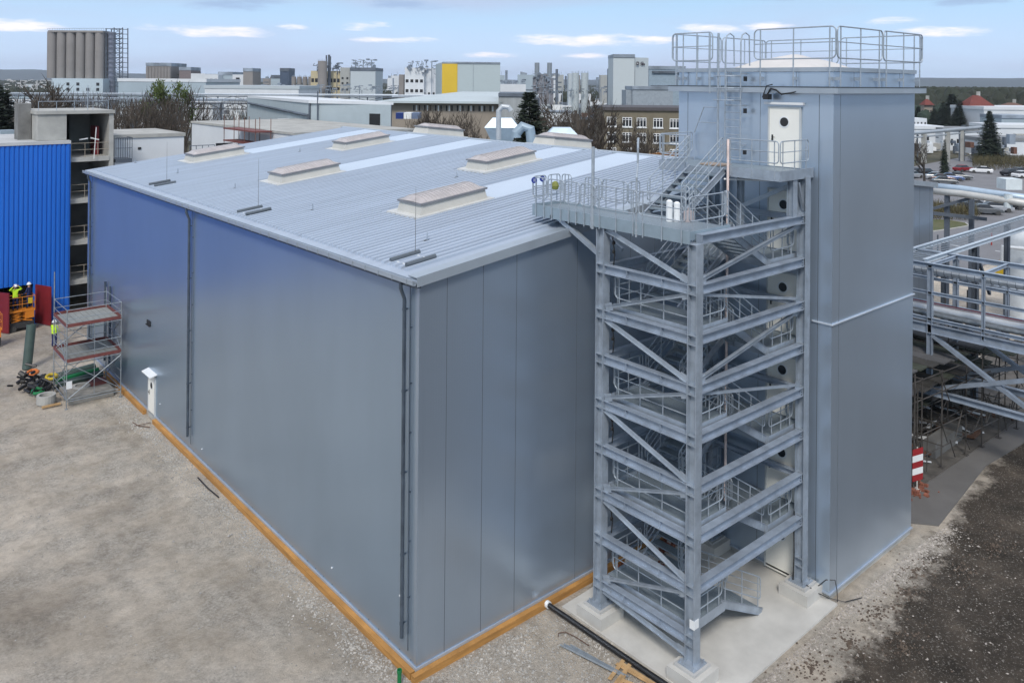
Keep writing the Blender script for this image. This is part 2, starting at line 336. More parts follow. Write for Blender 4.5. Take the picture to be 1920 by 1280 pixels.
tag(rm.build('road_markings', WHITE), kind='structure')

# =================================================================== HALL
L, WX, EZ, SL, RX = 37.9, 37.4, 11.98, .118, 18.8
def rz(x): return EZ+SL*(x if x < RX else 2*RX-x)
hall = thing('industrial_hall', 'large grey metal clad hall with low pitched ribbed roof and skylights', 'industrial hall')
mb = MB()
mb.add([(0, L, .25), (0, 0, .25), (0, 0, EZ-.12), (0, L, EZ-.12)], [(0, 1, 2, 3)])
lw = part(mb, 'long_wall', CLADY, hall)
mb = MB()
for i in range(62): y = .3+i*.61; mb.box(-.012, y-.012, 11.62, -.001, y+.012, 11.645); mb.box(-.012, y-.012, .32, -.001, y+.012, .345)
part(mb, 'screw_row', mat('screw_grey', (.10, .12, .14), .4, .5), hall, lw)
mb = MB()
mb.add([(0, 0, .25), (WX, 0, .25), (WX, 0, rz(WX)-.12), (RX, 0, rz(RX)-.12), (0, 0, EZ-.12)], [(0, 1, 2, 3, 4)])
for x in (1.03, 2.47, 3.9): mb.box(x-.008, -.006, .26, x+.008, .004, rz(x)-.15, 1)
for k in range(4, 26):
    x = 1.03+1.435*k
    if x < 12.9 or x > 20: mb.box(x-.006, -.004, .26, x+.006, .004, rz(x)-.15, 1)
mb.box(-.008, -.012, .25, .16, 0.0, EZ-.15, 0); mb.box(-.012, -.008, .25, 0.0, .14, EZ-.15, 0)
part(mb, 'gable_wall', [CLADX, mat('joint_dark', (.085, .10, .125), .6)], hall)
mb = MB(); mb.add([(0, L, .25), (WX, L, .25), (WX, L, rz(WX)-.1), (RX, L, rz(RX)-.1), (0, L, EZ-.1), (WX, 0, .25), (WX, 0, rz(WX)-.1)], [(4, 3, 2, 1, 0), (5, 1, 2, 6)])
part(mb, 'back_wall', CLADX, hall)
# base flashing (light drip edge)
mb = MB(); mb.box(-.05, -.05, .20, WX, -.001, .27); mb.box(-.05, .0, .20, -.001, L, .27)
part(mb, 'base_flashing', mat('base_flash', (.42, .48, .56), .35, .4), hall)
# roof
YB = [(6.15, 8.55), (11.1, 13.35), (18.85, 21.3), (25.8, 28.2), (31.9, 34.3)]
XB = [8.0, 15.2, 8.2, 16.0, 8.6]
mb = MB(); e = -.18
for s_, x0, x1 in ((0, e, RX), (1, RX, WX+.2)):
    z0, z1 = rz(x0), rz(x1)
    mb.hexa([(x0, -.14, z0-.12), (x1, -.14, z1-.12), (x1, L+.1, z1-.12), (x0, L+.1, z0-.12), (x0, -.14, z0), (x1, -.14, z1), (x1, L+.1, z1), (x0, L+.1, z0)])
pit = .333; k = 0; y = 1.0
while y < L-.3:
    xs = .15; xe = RX-.22
    for (b0, b1), xb in zip(YB, XB):
        if b0-.12 < y < b1+.12: xe = xb-3.95 if xb < 10 else xb-3.9
    hgt_ = .085; w0, w1 = .085, .07
    mb.hexa([(xs, y-w0, rz(xs)), (xe, y-w0, rz(xe)), (xe, y+w0, rz(xe)), (xs, y+w0, rz(xs)),
             (xs+.02, y-w1, rz(xs)+hgt_), (xe-.02, y-w1, rz(xe)+hgt_), (xe-.02, y+w1, rz(xe)+hgt_), (xs+.02, y+w1, rz(xs)+hgt_)])
    xs2, xe2 = RX+.22, WX+.1
    mb.hexa([(xs2, y-w0, rz(xs2)), (xe2, y-w0, rz(xe2)), (xe2, y+w0, rz(xe2)), (xs2, y+w0, rz(xs2)),
             (xs2, y-w1, rz(xs2)+hgt_), (xe2, y-w1, rz(xe2)+hgt_), (xe2, y+w1, rz(xe2)+hgt_), (xs2, y+w1, rz(xs2)+hgt_)])
    y += pit
roof = part(mb, 'roof', ROOF, hall)
for (b0, b1), xb in zip(YB, XB):
    mb = MB()
    x0 = xb-.02; x1 = RX-.2
    mb.hexa([(x0, b0, rz(x0)+.005), (x1, b0, rz(x1)+.005), (x1, b1, rz(x1)+.005), (x0, b1, rz(x0)+.005), (x0, b0, rz(x0)+.055), (x1, b0, rz(x1)+.055), (x1, b1, rz(x1)+.055), (x0, b1, rz(x0)+.055)])
    part(mb, 'flat_strip', STRIP, hall, roof)
mb = MB(); z = rz(RX)
mb.hexa([(RX-.3, -.15, z-.03), (RX, -.15, z-.0), (RX, L+.12, z), (RX-.3, L+.12, z-.03), (RX-.3, -.15, z+.045), (RX, -.15, z+.085), (RX, L+.12, z+.085), (RX-.3, L+.12, z+.045)])
mb.hexa([(RX, -.15, z), (RX+.3, -.15, z-.03), (RX+.3, L+.12, z-.03), (RX, L+.12, z), (RX, -.15, z+.085), (RX+.3, -.15, z+.045), (RX+.3, L+.12, z+.045), (RX, L+.12, z+.085)])
for x in (RX-3.1, RX-2.2): pass
sub(part(mb, 'ridge_cap', FLASH, hall), roof)
# verge and eave flashings
mb = MB()
def sloped(mb, x0, x1, y0, y1, a, b, mi=0):
    mb.hexa([(x0, y0, rz(x0)+a), (x1, y0, rz(x1)+a), (x1, y1, rz(x1)+a), (x0, y1, rz(x0)+a), (x0, y0, rz(x0)+b), (x1, y0, rz(x1)+b), (x1, y1, rz(x1)+b), (x0, y1, rz(x0)+b)], mi)
sloped(mb, -.2, RX, -.2, -.155, -.19, .11); sloped(mb, -.2, RX, -.155, .32, .055, .085)
sloped(mb, RX, WX+.2, -.2, -.155, -.19, .11); sloped(mb, RX, WX+.2, -.155, .32, .055, .085)
sub(part(mb, 'verge_flashing', FLASH, hall), roof)
# gutter with brackets
mb = MB()
for x0, x1, z0, z1 in ((-.34, -.325, 11.80, 11.95), (-.34, -.2, 11.80, 11.815), (-.215, -.2, 11.80, 11.90)): mb.box(x0, -.12, z0, x1, L+.05, z1)
mb.tube([(-.335, -.12, 11.955), (-.335, L+.05, 11.955)], .013, 6)
for i in range(48):
    y = .2+i*.8; mb.box(-.36, y-.015, 11.785, -.19, y+.015, 11.80); mb.box(-.36, y-.015, 11.785, -.345, y+.015, 11.97)
gut = part(mb, 'gutter', FLASH, hall)
mb = MB(); mb.box(-.21, -.10, 11.70, -.012, L, 11.86)
sub(part(mb, 'eave_fascia', mat('fascia_dark', (.10, .12, .15), .5, .2), hall), gut)
mb = MB()
for y in (.62, 19.05, 36.8):
    mb = MB()
    mb.tube([(-.27, y, 11.82), (-.27, y, 11.6), (-.13, y, 11.25), (-.13, y, .9)], .06, 10)
    for z in (10.9, 8.4, 5.9, 3.4, 1.3): mb.cyl(-.13, y, z, z+.06, .071, 10); mb.box(-.13, y-.02, z+.01, -.003, y+.02, z+.05)
    mb.tube([(-.08, y-.24, 11.75), (-.06, y-.24, .6)], .014, 5)
    for z in (10.4, 8.7, 7.2, 5.4, 3.9, 2.2): mb.box(-.075, y-.26, z, -.003, y-.22, z+.03)
    part(mb, 'downpipe', PIPE, hall, smooth=False)
mb = MB(); mb.tube([(-.13, 33.2, 5.6), (-.13, 33.2, .8)], .07, 10); mb.tube([(-.13, 32.2, 5.5), (-.13, 32.2, .8)], .07, 10)
part(mb, 'vent_pipe', PIPE, hall)
# small hatch left open on the long wall
mb = MB(); mb.box(-.05, 25.0, 4.78, -.002, 25.55, 5.0); mb.box(-.10, 24.95, 4.74, -.0, 25.6, 4.78)
part(mb, 'wall_hatch', DARK, hall)
mb = MB()
for y, z in ((23.4, 1.1), (0.9, 2.0), (17.5, .8), (5.2, .9)): mb.tube([(-.03, y, z), (0, y, z)], .03, 8)
part(mb, 'wall_cap', WHITE, hall)
# door in the long wall
def door(root, face, y0, y1, z0, z1, pz, parent_name='door', hz=None, canopy=None, handle_left=True):
    """leaf on a wall that faces -X at x=face"""
    mb = MB(); mb.box(face-.05, y0, z0, face-.003, y1, z1)
    d = part(mb, parent_name, DOORW, root)
    mb = MB(); t = .06
    mb.box(face-.075, y0-t, z0, face-.002, y0-.002, z1+t); mb.box(face-.075, y1+.002, z0, face-.002, y1+t, z1+t); mb.box(face-.075, y0-.0, z1+.002, face-.002, y1, z1+t)
    part(mb, 'frame', mat('door_frame', (.50, .53, .54), .5), root, d)
    yc = (y0+y1)/2
    mb = MB(); mb.tube([(face-.064, yc, pz), (face-.052, yc, pz)], .21, 24)
    part(mb, 'porthole_ring', WHITE, root, d)
    mb = MB(); mb.tube([(face-.07, yc, pz), (face-.06, yc, pz)], .165, 24)
    part(mb, 'porthole_glass', GLASSD, root, d)
    hy = y1-.12 if handle_left else y0+.12; hz = hz or z0+1.03
    mb = MB(); mb.box(face-.065, hy-.03, hz-.12, face-.05, hy+.03, hz+.12); mb.tube([(face-.05, hy, hz+.03), (face-.11, hy, hz+.03), (face-.11, hy-.12, hz+.03)], .014, 6)
    part(mb, 'handle', BLACKP, root, d)
    if canopy:
        mb = MB(); zc, out = canopy
        mb.hexa([(face-out, y0-.2, zc-.09), (face, y0-.2, zc), (face, y1+.2, zc), (face-out, y1+.2, zc-.09), (face-out, y0-.2, zc-.05), (face, y0-.2, zc+.06), (face, y1+.2, zc+.06), (face-out, y1+.2, zc-.05)])
        part(mb, 'canopy', WHITE, root, d)
    return d
door(hall, 0, 24.12, 25.12, .24, 2.25, 1.72, canopy=(2.42, .36))
# timber edge along the foot of the walls
mb = MB(); mb.box(-.235, .0, -.02, -.06, 23.9, .195); mb.box(-.235, 25.4, -.02, -.06, 33, .195)
for i in range(14): y = 1.2+i*2.4; mb.box(-.06, y-.006, -.02, -.05, y+.006, .198) if i else None
tag(mb.build('formwork_board', WOODB), 'orange timber edging board along the foot of the long wall', 'timber board')
mb = MB(); mb.box(-.235, -.235, -.02, 12.8, -.06, .195)
tag(mb.build('formwork_board', WOODB), 'orange timber edging board along the foot of the gable wall', 'timber board')
mb = MB(); mb.box(-.05, -.05, -.02, WX, 0, .195); mb.box(-.05, 0, -.02, 0, L, .195)
part(mb, 'plinth', CONC2, hall)
# ---------------- skylights
def skylight(x0, y0, ln_, wd, label, first=None):
    t = thing('skylight', label, 'skylight', (x0, y0, rz(x0)), 'skylights on the hall roof')
    if first:
        for c in first.children: copy_tree(c, t)
        return t
    sl = SL; hh = .50
    def P(u, v, h): return (x0+u, y0+v, rz(x0)+sl*u+h)
    mb = MB()
    mb.hexa([P(-.3, -.22, .03), P(ln_+.2, -.22, .03), P(ln_+.2, wd+.3, .03), P(-.3, wd+.3, .03), P(-.3, -.22, .11), P(ln_+.2, -.22, .11), P(ln_+.2, wd+.3, .11), P(-.3, wd+.3, .11)])
    part(mb, 'flashing', mat('white_flash', (.55, .56, .55), .5), t)
    mb = MB()
    mb.hexa([P(0, 0, .05), P(ln_, 0, .05), P(ln_, wd, .05), P(0, wd, .05), P(.09, .09, hh), P(ln_-.09, .09, hh), P(ln_-.09, wd-.09, hh), P(.09, wd-.09, hh)])
    part(mb, 'curb', CURB, t)
    mb = MB(); q = [(.0, .0), (ln_, .0), (ln_, wd), (.0, wd)]
    a = .03
    for i in range(4):
        p0, p1 = q[i], q[(i+1) % 4]; mb.bar(P(p0[0]+(a if p0[0] == 0 else -a), p0[1]+(a if p0[1] == 0 else -a), hh+.03), P(p1[0]+(a if p1[0] == 0 else -a), p1[1]+(a if p1[1] == 0 else -a), hh+.03), .07, .075)
    part(mb, 'lid_frame', mat('lid_frame', (.26, .26, .27), .4, .4), t)
    # shallow barrel lid with closed, sloping ends
    mb = MB(); n = 8; o = 0; rows = []
    us = [.04, .35]+[.35+(ln_-.7)*i/16 for i in range(1, 17)]+[ln_-.04]
    for ui, u in enumerate(us):
        top = .20 if 0 < ui < len(us)-1 else .02
        if 0 < ui < len(us)-1: top += .008*(ui % 2)
        rows.append([P(u, .05+(wd-.1)*j/n, hh+.06+top*math.sin(math.pi*j/n)**.75) for j in range(n+1)])
    vs = [p for r_ in rows for p in r_]; fs = []
    for i in range(len(rows)-1):
        for j in range(n): fs.append((i*(n+1)+j, (i+1)*(n+1)+j, (i+1)*(n+1)+j+1, i*(n+1)+j+1))
    mb.add(vs, fs); lid = part(mb, 'lid', LIDM, t)
    mb = MB()
    for i in range(1, len(rows)-1): mb.tube([Vector(p)+Vector((0, 0, .008)) for p in rows[i]], .012, 4)
    part(mb, 'lid_rib', mat('lid_rib', (.42, .40, .40), .4, .2), t, lid)
    return t
sk1 = skylight(4.4, 6.3, 3.4, 1.75, 'nearest skylight on the hall roof, close to the gable corner')
skylight(4.5, 18.95, 3.4, 1.75, 'skylight in the middle of the row along the long wall', sk1)
skylight(4.75, 32.2, 3.4, 1.75, 'farthest skylight of the row along the long wall', sk1)
skylight(11.75, 11.2, 3.4, 1.75, 'upper row skylight nearest the steel stair platform', sk1)
skylight(12.1, 25.95, 3.4, 1.75, 'upper row skylight at the far left near the ridge', sk1)
for x, y, lb in ((20.6, 15.6, 'white skylight showing over the ridge in front of the small vent hood'), (20.6, 29.0, 'white skylight showing over the ridge beside the tall vent hood')):
    t = skylight(x, y, 3.4, 1.75, lb, None if False else sk1)
    t.rotation_euler.y = 2*math.atan(SL)*1.0; t.scale = (1, 1.1, 1.15)
# ---------------- lightning rods, roof cones
def rod(x, y, label, first=None, hh=2.3):
    t = thing('lightning_rod', label, 'lightning rod', (x, y, rz(x)), 'lightning rods on the hall roof')
    if first:
        for c in first.children: copy_tree(c, t)
        return t
    mb = MB(); mb.tube([(x, y, rz(x)+.1), (x, y, rz(x)+hh)], .011, 5, r2=.004); part(mb, 'mast', mat('rod_metal', (.16, .16, .16), .5, .5), t)
    for dy in (0.05, -.85):
        mb = MB(); a = (x-.92, y+dy+.0, rz(x-.92)+.12); b = (x+.2, y+dy, rz(x+.2)+.12)
        mb.tube([a, b], .075, 10); part(mb, 'ballast_bar', mat('ballast_grey', (.09, .11, .13), .6), t)
    mb = MB()
    for dx in (-.75, .05):
        mb.bar((x+dx, y+.15, rz(x+dx)+.05), (x+dx, y-1.0, rz(x+dx)+.05), .04, .03)
    part(mb, 'base_bracket', WHITE, t)
    return t
r1 = rod(1.2, 2.0, 'lightning rod with two grey bars at the near roof corner')
rod(1.25, 14.4, 'lightning rod with two grey bars halfway along the eave', r1)
rod(1.25, 26.5, 'lightning rod with two grey bars at the far end of the eave', r1)
fc = None
for i, (x, y) in enumerate(((2.47, 3.13), (2.5, 11.7), (2.65, 20.4), (2.7, 29.0), (10.1, 11.5), (10.4, 28.8), (2.6, 36.8))):
    lbs = ['small roof vent cone nearest the near roof corner', 'small roof vent cone between the near and middle eave rods', 'small roof vent cone below the middle skylight', 'small roof vent cone below the far skylight', 'small roof vent cone between the two nearest skylights', 'small roof vent cone beside the far upper skylight', 'small roof vent cone at the far roof corner']
    t = thing('roof_vent', lbs[i], 'roof vent', (x, y, rz(x)), 'small vent cones on the roof')
    if fc:
        for c in fc.children: copy_tree(c, t)
    else:
        fc = t; mb = MB(); mb.lathe(x, y, [(.0, rz(x)+.02), (.11, rz(x)+.02), (.10, rz(x)+.07), (.05, rz(x)+.09)], 10); part(mb, 'base', BLACKP, t)
        mb = MB(); mb.cyl(x, y, rz(x)+.08, rz(x)+.34, .035, 8, .02); part(mb, 'stem', GALV, t)

# =================================================================== TOWER
TX0, TX1, TY0, TY1 = 12.93, 19.5, -6.31, .3
tw = thing('lift_tower', 'tall grey clad tower with white doors and a railed roof', 'tower', (TX0, TY0, 0))
mb = MB()
mb.box(TX0, TY0, .25, TX1, TY1, 17.6)
for x in (): pass
mb.box(TX0-.006, TY0-.008, .25, TX0+.0, TY0+.5, 17.6)
for y in (-6.31+.52, -.15): mb.box(TX0-.006, y-.008, .3, TX0+.01, y+.008, 17.55, 1)
for y in (-3.45,): mb.box(TX0-.005, y-.006, .3, TX0+.01, y+.006, 17.55, 1)
mb.box(TX0+.5, TY0-.005, .3, TX0+.512, TY0+.01, 17.55, 1)
part(mb, 'wall', [panel_mat('cladding_tower', (.47, .56, .665), 0, .1, .29, .72, .10), MATS['joint_dark']], tw)
mb = MB(); mb.box(TX0-.06, TY0-.06, 9.555, TX1+.06, TY0-.008, 9.60); mb.box(TX0-.06, TY0-.008, 9.555, TX0-.008, -5.6, 9.60)
part(mb, 'drip_rail', mat('bright_zinc', (.62, .68, .75), .35, .4), tw)
mb = MB(); mb.box(TX0-.05, TY0-.05, .21, TX1+.03, TY0-.003, .27); mb.box(TX0-.05, TY0, .21, TX0-.003, TY1, .27)
part(mb, 'base_flashing', MATS['base_flash'], tw)
mb = MB(); mb.box(TX0+.03, TY0+.03, -.02, TX1-.03, TY1-.03, .22); part(mb, 'plinth', CONC2, tw)
mb = MB(); q = .30
mb.box(TX0-q, TY0-q, 17.61, TX1+q, TY1+q, 17.64); 
for (a, b, c, d) in ((TX0-q-.02, TY0-q-.02, TX1+q+.02, TY0-q), (TX0-q-.02, TY0-q, TX0-q, TY1+q), (TX1+q, TY0-q, TX1+q+.02, TY1+q)): mb.box(a, b, 17.60, c, d, 17.82)
part(mb, 'ledge', FLASH, tw)
mb = MB(); mb.box(TX0-q-.03, TY0-q-.03, 17.80, TX1+q+.03, TY0-q+.02, 17.835); mb.box(TX0-q-.03, TY0-q+.02, 17.80, TX0-q+.02, TY1+q, 17.835); part(mb, 'ledge_lip', mat('dark_lip', (.05, .06, .07), .5), tw)
mb = MB(); mb.box(TX0, TY0, 17.64, TX1, TY1, 18.36)
for y in (-4.9, -3.45, -2.0, -.15): mb.box(TX0-.005, y-.006, 17.7, TX0+.01, y+.006, 18.4, 1)
for x in (14.4, 16.6, 18.1): mb.box(x-.006, TY0-.005, 17.7, x+.006, TY0+.01, 18.4, 1)
part(mb, 'parapet', [MATS['cladding_tower'], MATS['joint_dark']], tw)
mb = MB()
for (a, b, c, d) in ((TX0-.05, TY0-.05, TX1+.05, TY0+.35), (TX0-.05, TY1-.35, TX1+.05, TY1+.05), (TX0-.05, TY0+.35, TX0+.35, TY1-.35), (TX1-.35, TY0+.35, TX1+.05, TY1-.35)): mb.box(a, b, 18.37, c, d, 18.52)
part(mb, 'parapet_cap', FLASH, tw)
# roof cover: crumpled pale sheet over the roof opening
mb = MB(); nx, ny = 16, 14
for j in range(ny+1):
    for i in range(nx+1):
        u, v = i/nx, j/ny; x = TX0+1.3+u*4.0; y = TY0+1.6+v*3.8
        hh = (min(u, 1-u)*min(v, 1-v)*4)**.45
        z = 18.42+.72*hh+.06*math.sin(9*u+5*v)*math.sin(7*v)+.03*random.random()
        mb.v.append((x, y, z))
for j in range(ny):
    for i in range(nx): a = j*(nx+1)+i; mb.f.append((a, a+1, a+nx+2, a+nx+1)); mb.m.append(0)
part(mb, 'roof_cover', mat('pale_sheeting', (.58, .56, .54), .6, 0, .06), tw, smooth=True)
# tower roof railing
rx0, ry0, rx1, ry1 = TX0-.2, TY0-.2, TX1+.2, TY1+.2
zb = 18.83
def trail(a, b, posts, name='railing'):
    mb = MB(); a = Vector(a); b = Vector(b)
    mb.tube(rrect(a, b, 0, 1.10, .17, 5), .026, 8, True); d = (b-a)
    mb.tube([a+d*.01+Vector((0, 0, .56)), b-d*.01+Vector((0, 0, .56))], .02, 6)
    for p in posts:
        q_ = a+d*p; mb.tube([Vector((q_.x, q_.y, 17.84)), q_+Vector((0, 0, 1.09))], .026, 8)
        nrm = Vector((0, 1, 0)) if abs(d.x) > abs(d.y) else Vector((1, 0, 0))
        if name == 'railing':
            s_ = 1 if (q_.x < TX0+.1 or q_.y < TY0+.1) else -1
            mb.bar(Vector((q_.x, q_.y, 18.12)), Vector((q_.x, q_.y, 18.12))+nrm*.2*s_, .09, .12)
    return part(mb, name, RAILM, tw)
trail((rx0, -3.30, zb), (rx0, ry0+.03, zb), (.08, .5, .93))
trail((rx0, ry1, zb), (rx0, -1.45, zb), (.1, .28, .62, .92))
trail((rx0+.05, ry0, zb), (rx0+3.45, ry0, zb), (.07, .5, .93))
trail((rx0+3.55, ry0, zb), (rx1, ry0, zb), (.07, .5, .93))
trail((rx1, ry0+.05, zb), (rx1, -3.1, zb), (.08, .5, .92))
trail((rx1, -3.0, zb), (rx1, ry1, zb), (.08, .5, .92))
trail((rx0+.05, ry1, zb), (rx0+3.4, ry1, zb), (.08, .5, .92))
trail((rx0+3.5, ry1, zb), (rx1-.05, ry1, zb), (.08, .5, .92))
# ladder with guard hoops
mb = MB(); lx = 12.55
for y in (-2.16, -2.84): mb.tube([(lx, y, 15.0), (lx, y, 19.5), (lx+.08, y, 19.75), (lx+.3, y, 19.85), (lx+.55, y, 19.75), (lx+.6, y, 18.6)], .026, 8)
for k in range(13): z = 15.15+k*.28; mb.tube([(lx, -2.16, z), (lx, -2.84, z)], .015, 6)
for z in (15.6, 17.1, 18.3):
    for y in (-2.16, -2.84): mb.box(lx, y-.03, z-.03, TX0-.003, y+.03, z+.03)
lad = part(mb, 'ladder', RAILM, tw)
mb = MB()
mb.tube([(lx-.02, -1.86, 14.9), (lx-.02, -1.86, 19.86)], .045, 8); mb.tube([(lx-.62, -1.9, 17.55), (lx-.62, -1.9, 19.8)], .03, 6)
for z in (17.3, 17.75, 18.2): mb.tube([(lx, -2.84, z), (lx-.45, -2.84, z), (lx-.62, -2.7, z), (lx-.66, -2.5, z), (lx-.62, -2.25, z), (lx-.45, -1.95, z), (lx, -1.86, z)], .02, 6)
for y in (-2.65, -2.38): mb.tube([(lx-.64, y, 17.3), (lx-.64, y, 18.2)], .016, 6)
mb.tube([(lx, -1.86, 17.0), (lx, -1.2, 17.0), (lx, -.75, 15.98)], .022, 6); mb.tube([(lx, -1.86, 16.4), (lx, -.94, 16.4)], .018, 6)
part(mb, 'ladder_guard', RAILM, tw, lad)
for z in (16.9, 15.35, 18.1): mb = MB(); mb.box(lx+.05, -3.02, z-.09, lx+.16, -2.93, z+.09); part(mb, 'ladder_clamp', BLACKP, tw, lad)
# lamp cluster below the ledge
mb = MB(); mb.box(12.45, -4.05, 17.35, 12.72, -3.85, 17.55); mb.tube([(12.6, -3.95, 17.55), (12.55, -4.1, 17.75), (12.58, -4.3, 17.7), (12.6, -4.5, 17.55), (12.6, -4.9, 17.6), (12.64, -5.1, 17.66)], .03, 6)
mb.tube([(12.5, -3.8, 17.42), (12.45, -4.0, 17.85), (12.52, -4.2, 17.9)], .022, 6)
part(mb, 'lamp_cable', BLACKP, tw)
for k in range(6):
    z0 = 3*k-.12
    zz0 = max(z0, .12)
    door(tw, TX0, -5.07, -3.87, zz0+.03, z0+2.16, z0+1.66, handle_left=True)
mb = MB(); mb.box(TX0-.16, -5.25, 17.17, TX0-.002, -3.70, 17.26); part(mb, 'door_canopy', WHITE, tw)

# =================================================================== STAIR
CX1, CX2, CY1, CY2 = 6.2, 12.45, -1.75, -5.5
st = thing('outdoor_stair', 'galvanised steel stair frame with flights, landings and railings beside the tower', 'outdoor stair', (CX1, CY2, 0))
def col(x, y, z1, z0=.55):
    mb = MB(); mb.ibeam((x, y, z0), (x, y, z1), .34, .32, up=(0, 1, 0), t=.028)
    for k in range(1, 10):
        z = 1.5*k-.12
        for dz in (-.02, -.30):
            if z+dz < z1: mb.box(x-.155, y-.14, z+dz-.01, x+.155, y+.14, z+dz+.01)
    o = part(mb, 'column', GALV, st)
    mb = MB(); mb.box(x-.32, y-.30, z0-.03, x+.32, y+.30, z0+.01)
    for a in (-.25, .25):
        for b in (-.24, .24): mb.cyl(x+a, y+b, z0, z0+.10, .022, 6)
    part(mb, 'base_plate', GALV, st, o)
    mb = MB(); mb.box(x-.56, y-.56, .05, x+.56, y+.52, z0-.11); part(mb, 'footing', CONC, st, o)
    mb = MB(); mb.box(x-.40, y-.38, z0-.11, x+.40, y+.38, z0-.03); part(mb, 'grout_bed', mat('grout', (.42, .42, .41), .8), st, o)
    return o
col(CX1, CY1, 13.1); cfr = col(CX1, CY2, 13.1); col(CX2, CY2, 14.7); col(CX2, CY1, 14.7, .55)
mb = MB(); mb.box(CX1-.175, CY2-.2, 1.66, CX1-.012-.15, CY2-.02, 1.92); mb.box(CX1-.14, CY2-.185, 1.66, CX1+.06, CY2-.172, 1.92)
part(mb, 'notice_sheet', WHITE, st, cfr)
mb = MB(); mb.ibeam((11.75, CY2+.05, 13.36), (11.75, CY2+.05, 14.62), .26, .26, up=(0, 1, 0)); part(mb, 'column', GALV, st)
mb = MB(); mb.ibeam((11.75, -3.4, 11.9), (11.75, -3.4, 14.62), .2, .2, up=(0, 1, 0)); part(mb, 'column', GALV, st)
def BZ(k): return 1.5*k-.14
for k in range(1, 10):
    z = BZ(k)-.15; mb = MB(); mb.ibeam((CX1, CY1-.17, z), (CX1, CY2+.17, z), .29, .24)
    for t_ in (.3, .68): yy = CY1+(CY2-CY1)*t_; mb.box(CX1-.11, yy-.008, z-.12, CX1+.11, yy+.008, z+.12)
    part(mb, 'beam', GALVB, st)
    if k > 1:
        mb = MB(); mb.ibeam((CX1+.17, CY2, z), (CX2-.17, CY2, z), .29, .26)
        for t_ in (.03, .97): xx = CX1+(CX2-CX1)*t_; mb.box(xx-.01, CY2-.12, z-.13, xx+.01, CY2+.12, z+.13)
        bm_ = part(mb, 'beam', GALVB, st)
        mb = MB()
        for xx in (CX1+.2, CX2-.2):
            for dz in (-.09, .0, .09):
                for dy in (-.09, .09): mb.box(xx-.02, CY2+dy-.014, z+dz-.014, xx+.02, CY2+dy+.014, z+dz+.014)
        part(mb, 'bolts', MATS['screw_grey'], st, bm_)
        mb = MB(); mb.ibeam((CX1+.17, CY1, z), (CX2-.17, CY1, z), .26, .2); part(mb, 'beam', GALVB, st)
        mb = MB(); mb.ibeam((CX2, CY1-.17, z), (CX2, CY2+.17, z), .2, .2); part(mb, 'beam', GALVB, st)
def brace(a, b, wd=.12):
    a = Vector(a); b = Vector(b); mb = MB(); d = (b-a).normalized()
    nrm = Vector((1, 0, 0)) if abs(d.x) < .01 else Vector((0, 1, 0))
    mb.bar(a, b, .012, wd, up=nrm.cross(d)); 
    mb.bar(a, b, wd*.8, .012, up=nrm.cross(d), off=(0, wd/2-.006))
    for p in (a, b): mb.bar(p-d*.0, p+(b-a).normalized()*(.3 if p is a else -.3), .02, .26, up=nrm.cross(d), off=(.014, 0))
    part(mb, 'brace', GALV, st)
for k in range(0, 9):       # left face zigzag
    zt, zb_ = BZ(k+1)-.32, (BZ(k)+.08 if k else .75)
    if k % 2 == 0: brace((CX1-.05, CY1-.2, zt), (CX1-.05, CY2+.2, zb_), .15)
    else: brace((CX1-.05, CY2+.2, zt), (CX1-.05, CY1-.2, zb_), .11)
for k in range(5, 9):       # front face zigzag
    zt, zb_ = BZ(k+1)-.32, BZ(k)+.08
    if k % 2 == 0: brace((CX2-.2, CY2, zt), (CX1+.2, CY2, zb_), .14)
    else: brace((CX1+.2, CY2, zt), (CX2-.2, CY2, zb_), .09)
FYF = (-5.15, -3.85); FYB = (-3.4, -1.95)
MX1, DX0 = 8.15, 10.72
def landing(x0, y0, x1, y1, z, rails_, name='landing', thick=.04):
    mb = MB(); mb.box(x0, y0, z-.04, x1, y1, z)
    o = part(mb, name, GRATE, st)
    mb = MB(); t = .012
    mb.box(x0-t, y0-t, z-.2, x1+t, y0, z+.1); mb.box(x0-t, y0, z-.2, x0, y1, z+.1); mb.box(x1, y0, z-.2, x1+t, y1, z-.0); mb.box(x0-t, y1, z-.2, x1+t, y1+t, z+.1)
    part(mb, 'edge_channel', GALV, st, o)
    for a, b in rails_:
        mb = MB(); rail(mb, (*a, z), (*b, z), down=.12); part(mb, 'railing', RAILM, st, o)
    return o
def flight(x0, z0, x1, z1, ya, yb, n=8):
    """stair flight from (x0,z0) up to (x1,z1)"""
    f = None; nn = n
    for y in (ya, yb):
        mb = MB(); mb.bar((x0, y, z0-.05), (x1, y, z1-.05), .012, .24); s_ = 1 if y == ya else -1
        mb.bar((x0, y, z0-.05), (x1, y, z1-.05), .07, .012, off=(0, .114)); mb.bar((x0, y, z0-.05), (x1, y, z1-.05), .07, .012, off=(0, -.114))
        f = f or part(mb, 'stringer', GALV, st)
        if y == yb: part(mb, 'stringer', GALV, st)
    mb = MB(); dx = (x1-x0)/n
    for i in range(1, n):
        x = x0+dx*i; z = z0+(z1-z0)*i/n; mb.box(min(x-dx*.45, x+dx*.45)-.02, min(ya, yb)+.02, z-.035, max(x-dx*.45, x+dx*.45)+.02, max(ya, yb)-.02, z)
        mb.box(x-(.16 if dx > 0 else -.14)-.015, min(ya, yb)+.02, z-.05, x-(.16 if dx > 0 else -.14)+.015, max(ya, yb)-.02, z+.004)
    part(mb, 'treads', GRATE, st, f)
    for y in (ya, yb):
        mb = MB(); rail(mb, (x0+dx*.3, y, z0+.05), (x1-dx*.3, y, z1+.05), down=.1, mids=(.6, .85)); part(mb, 'handrail', RAILM, st, f)
    return f
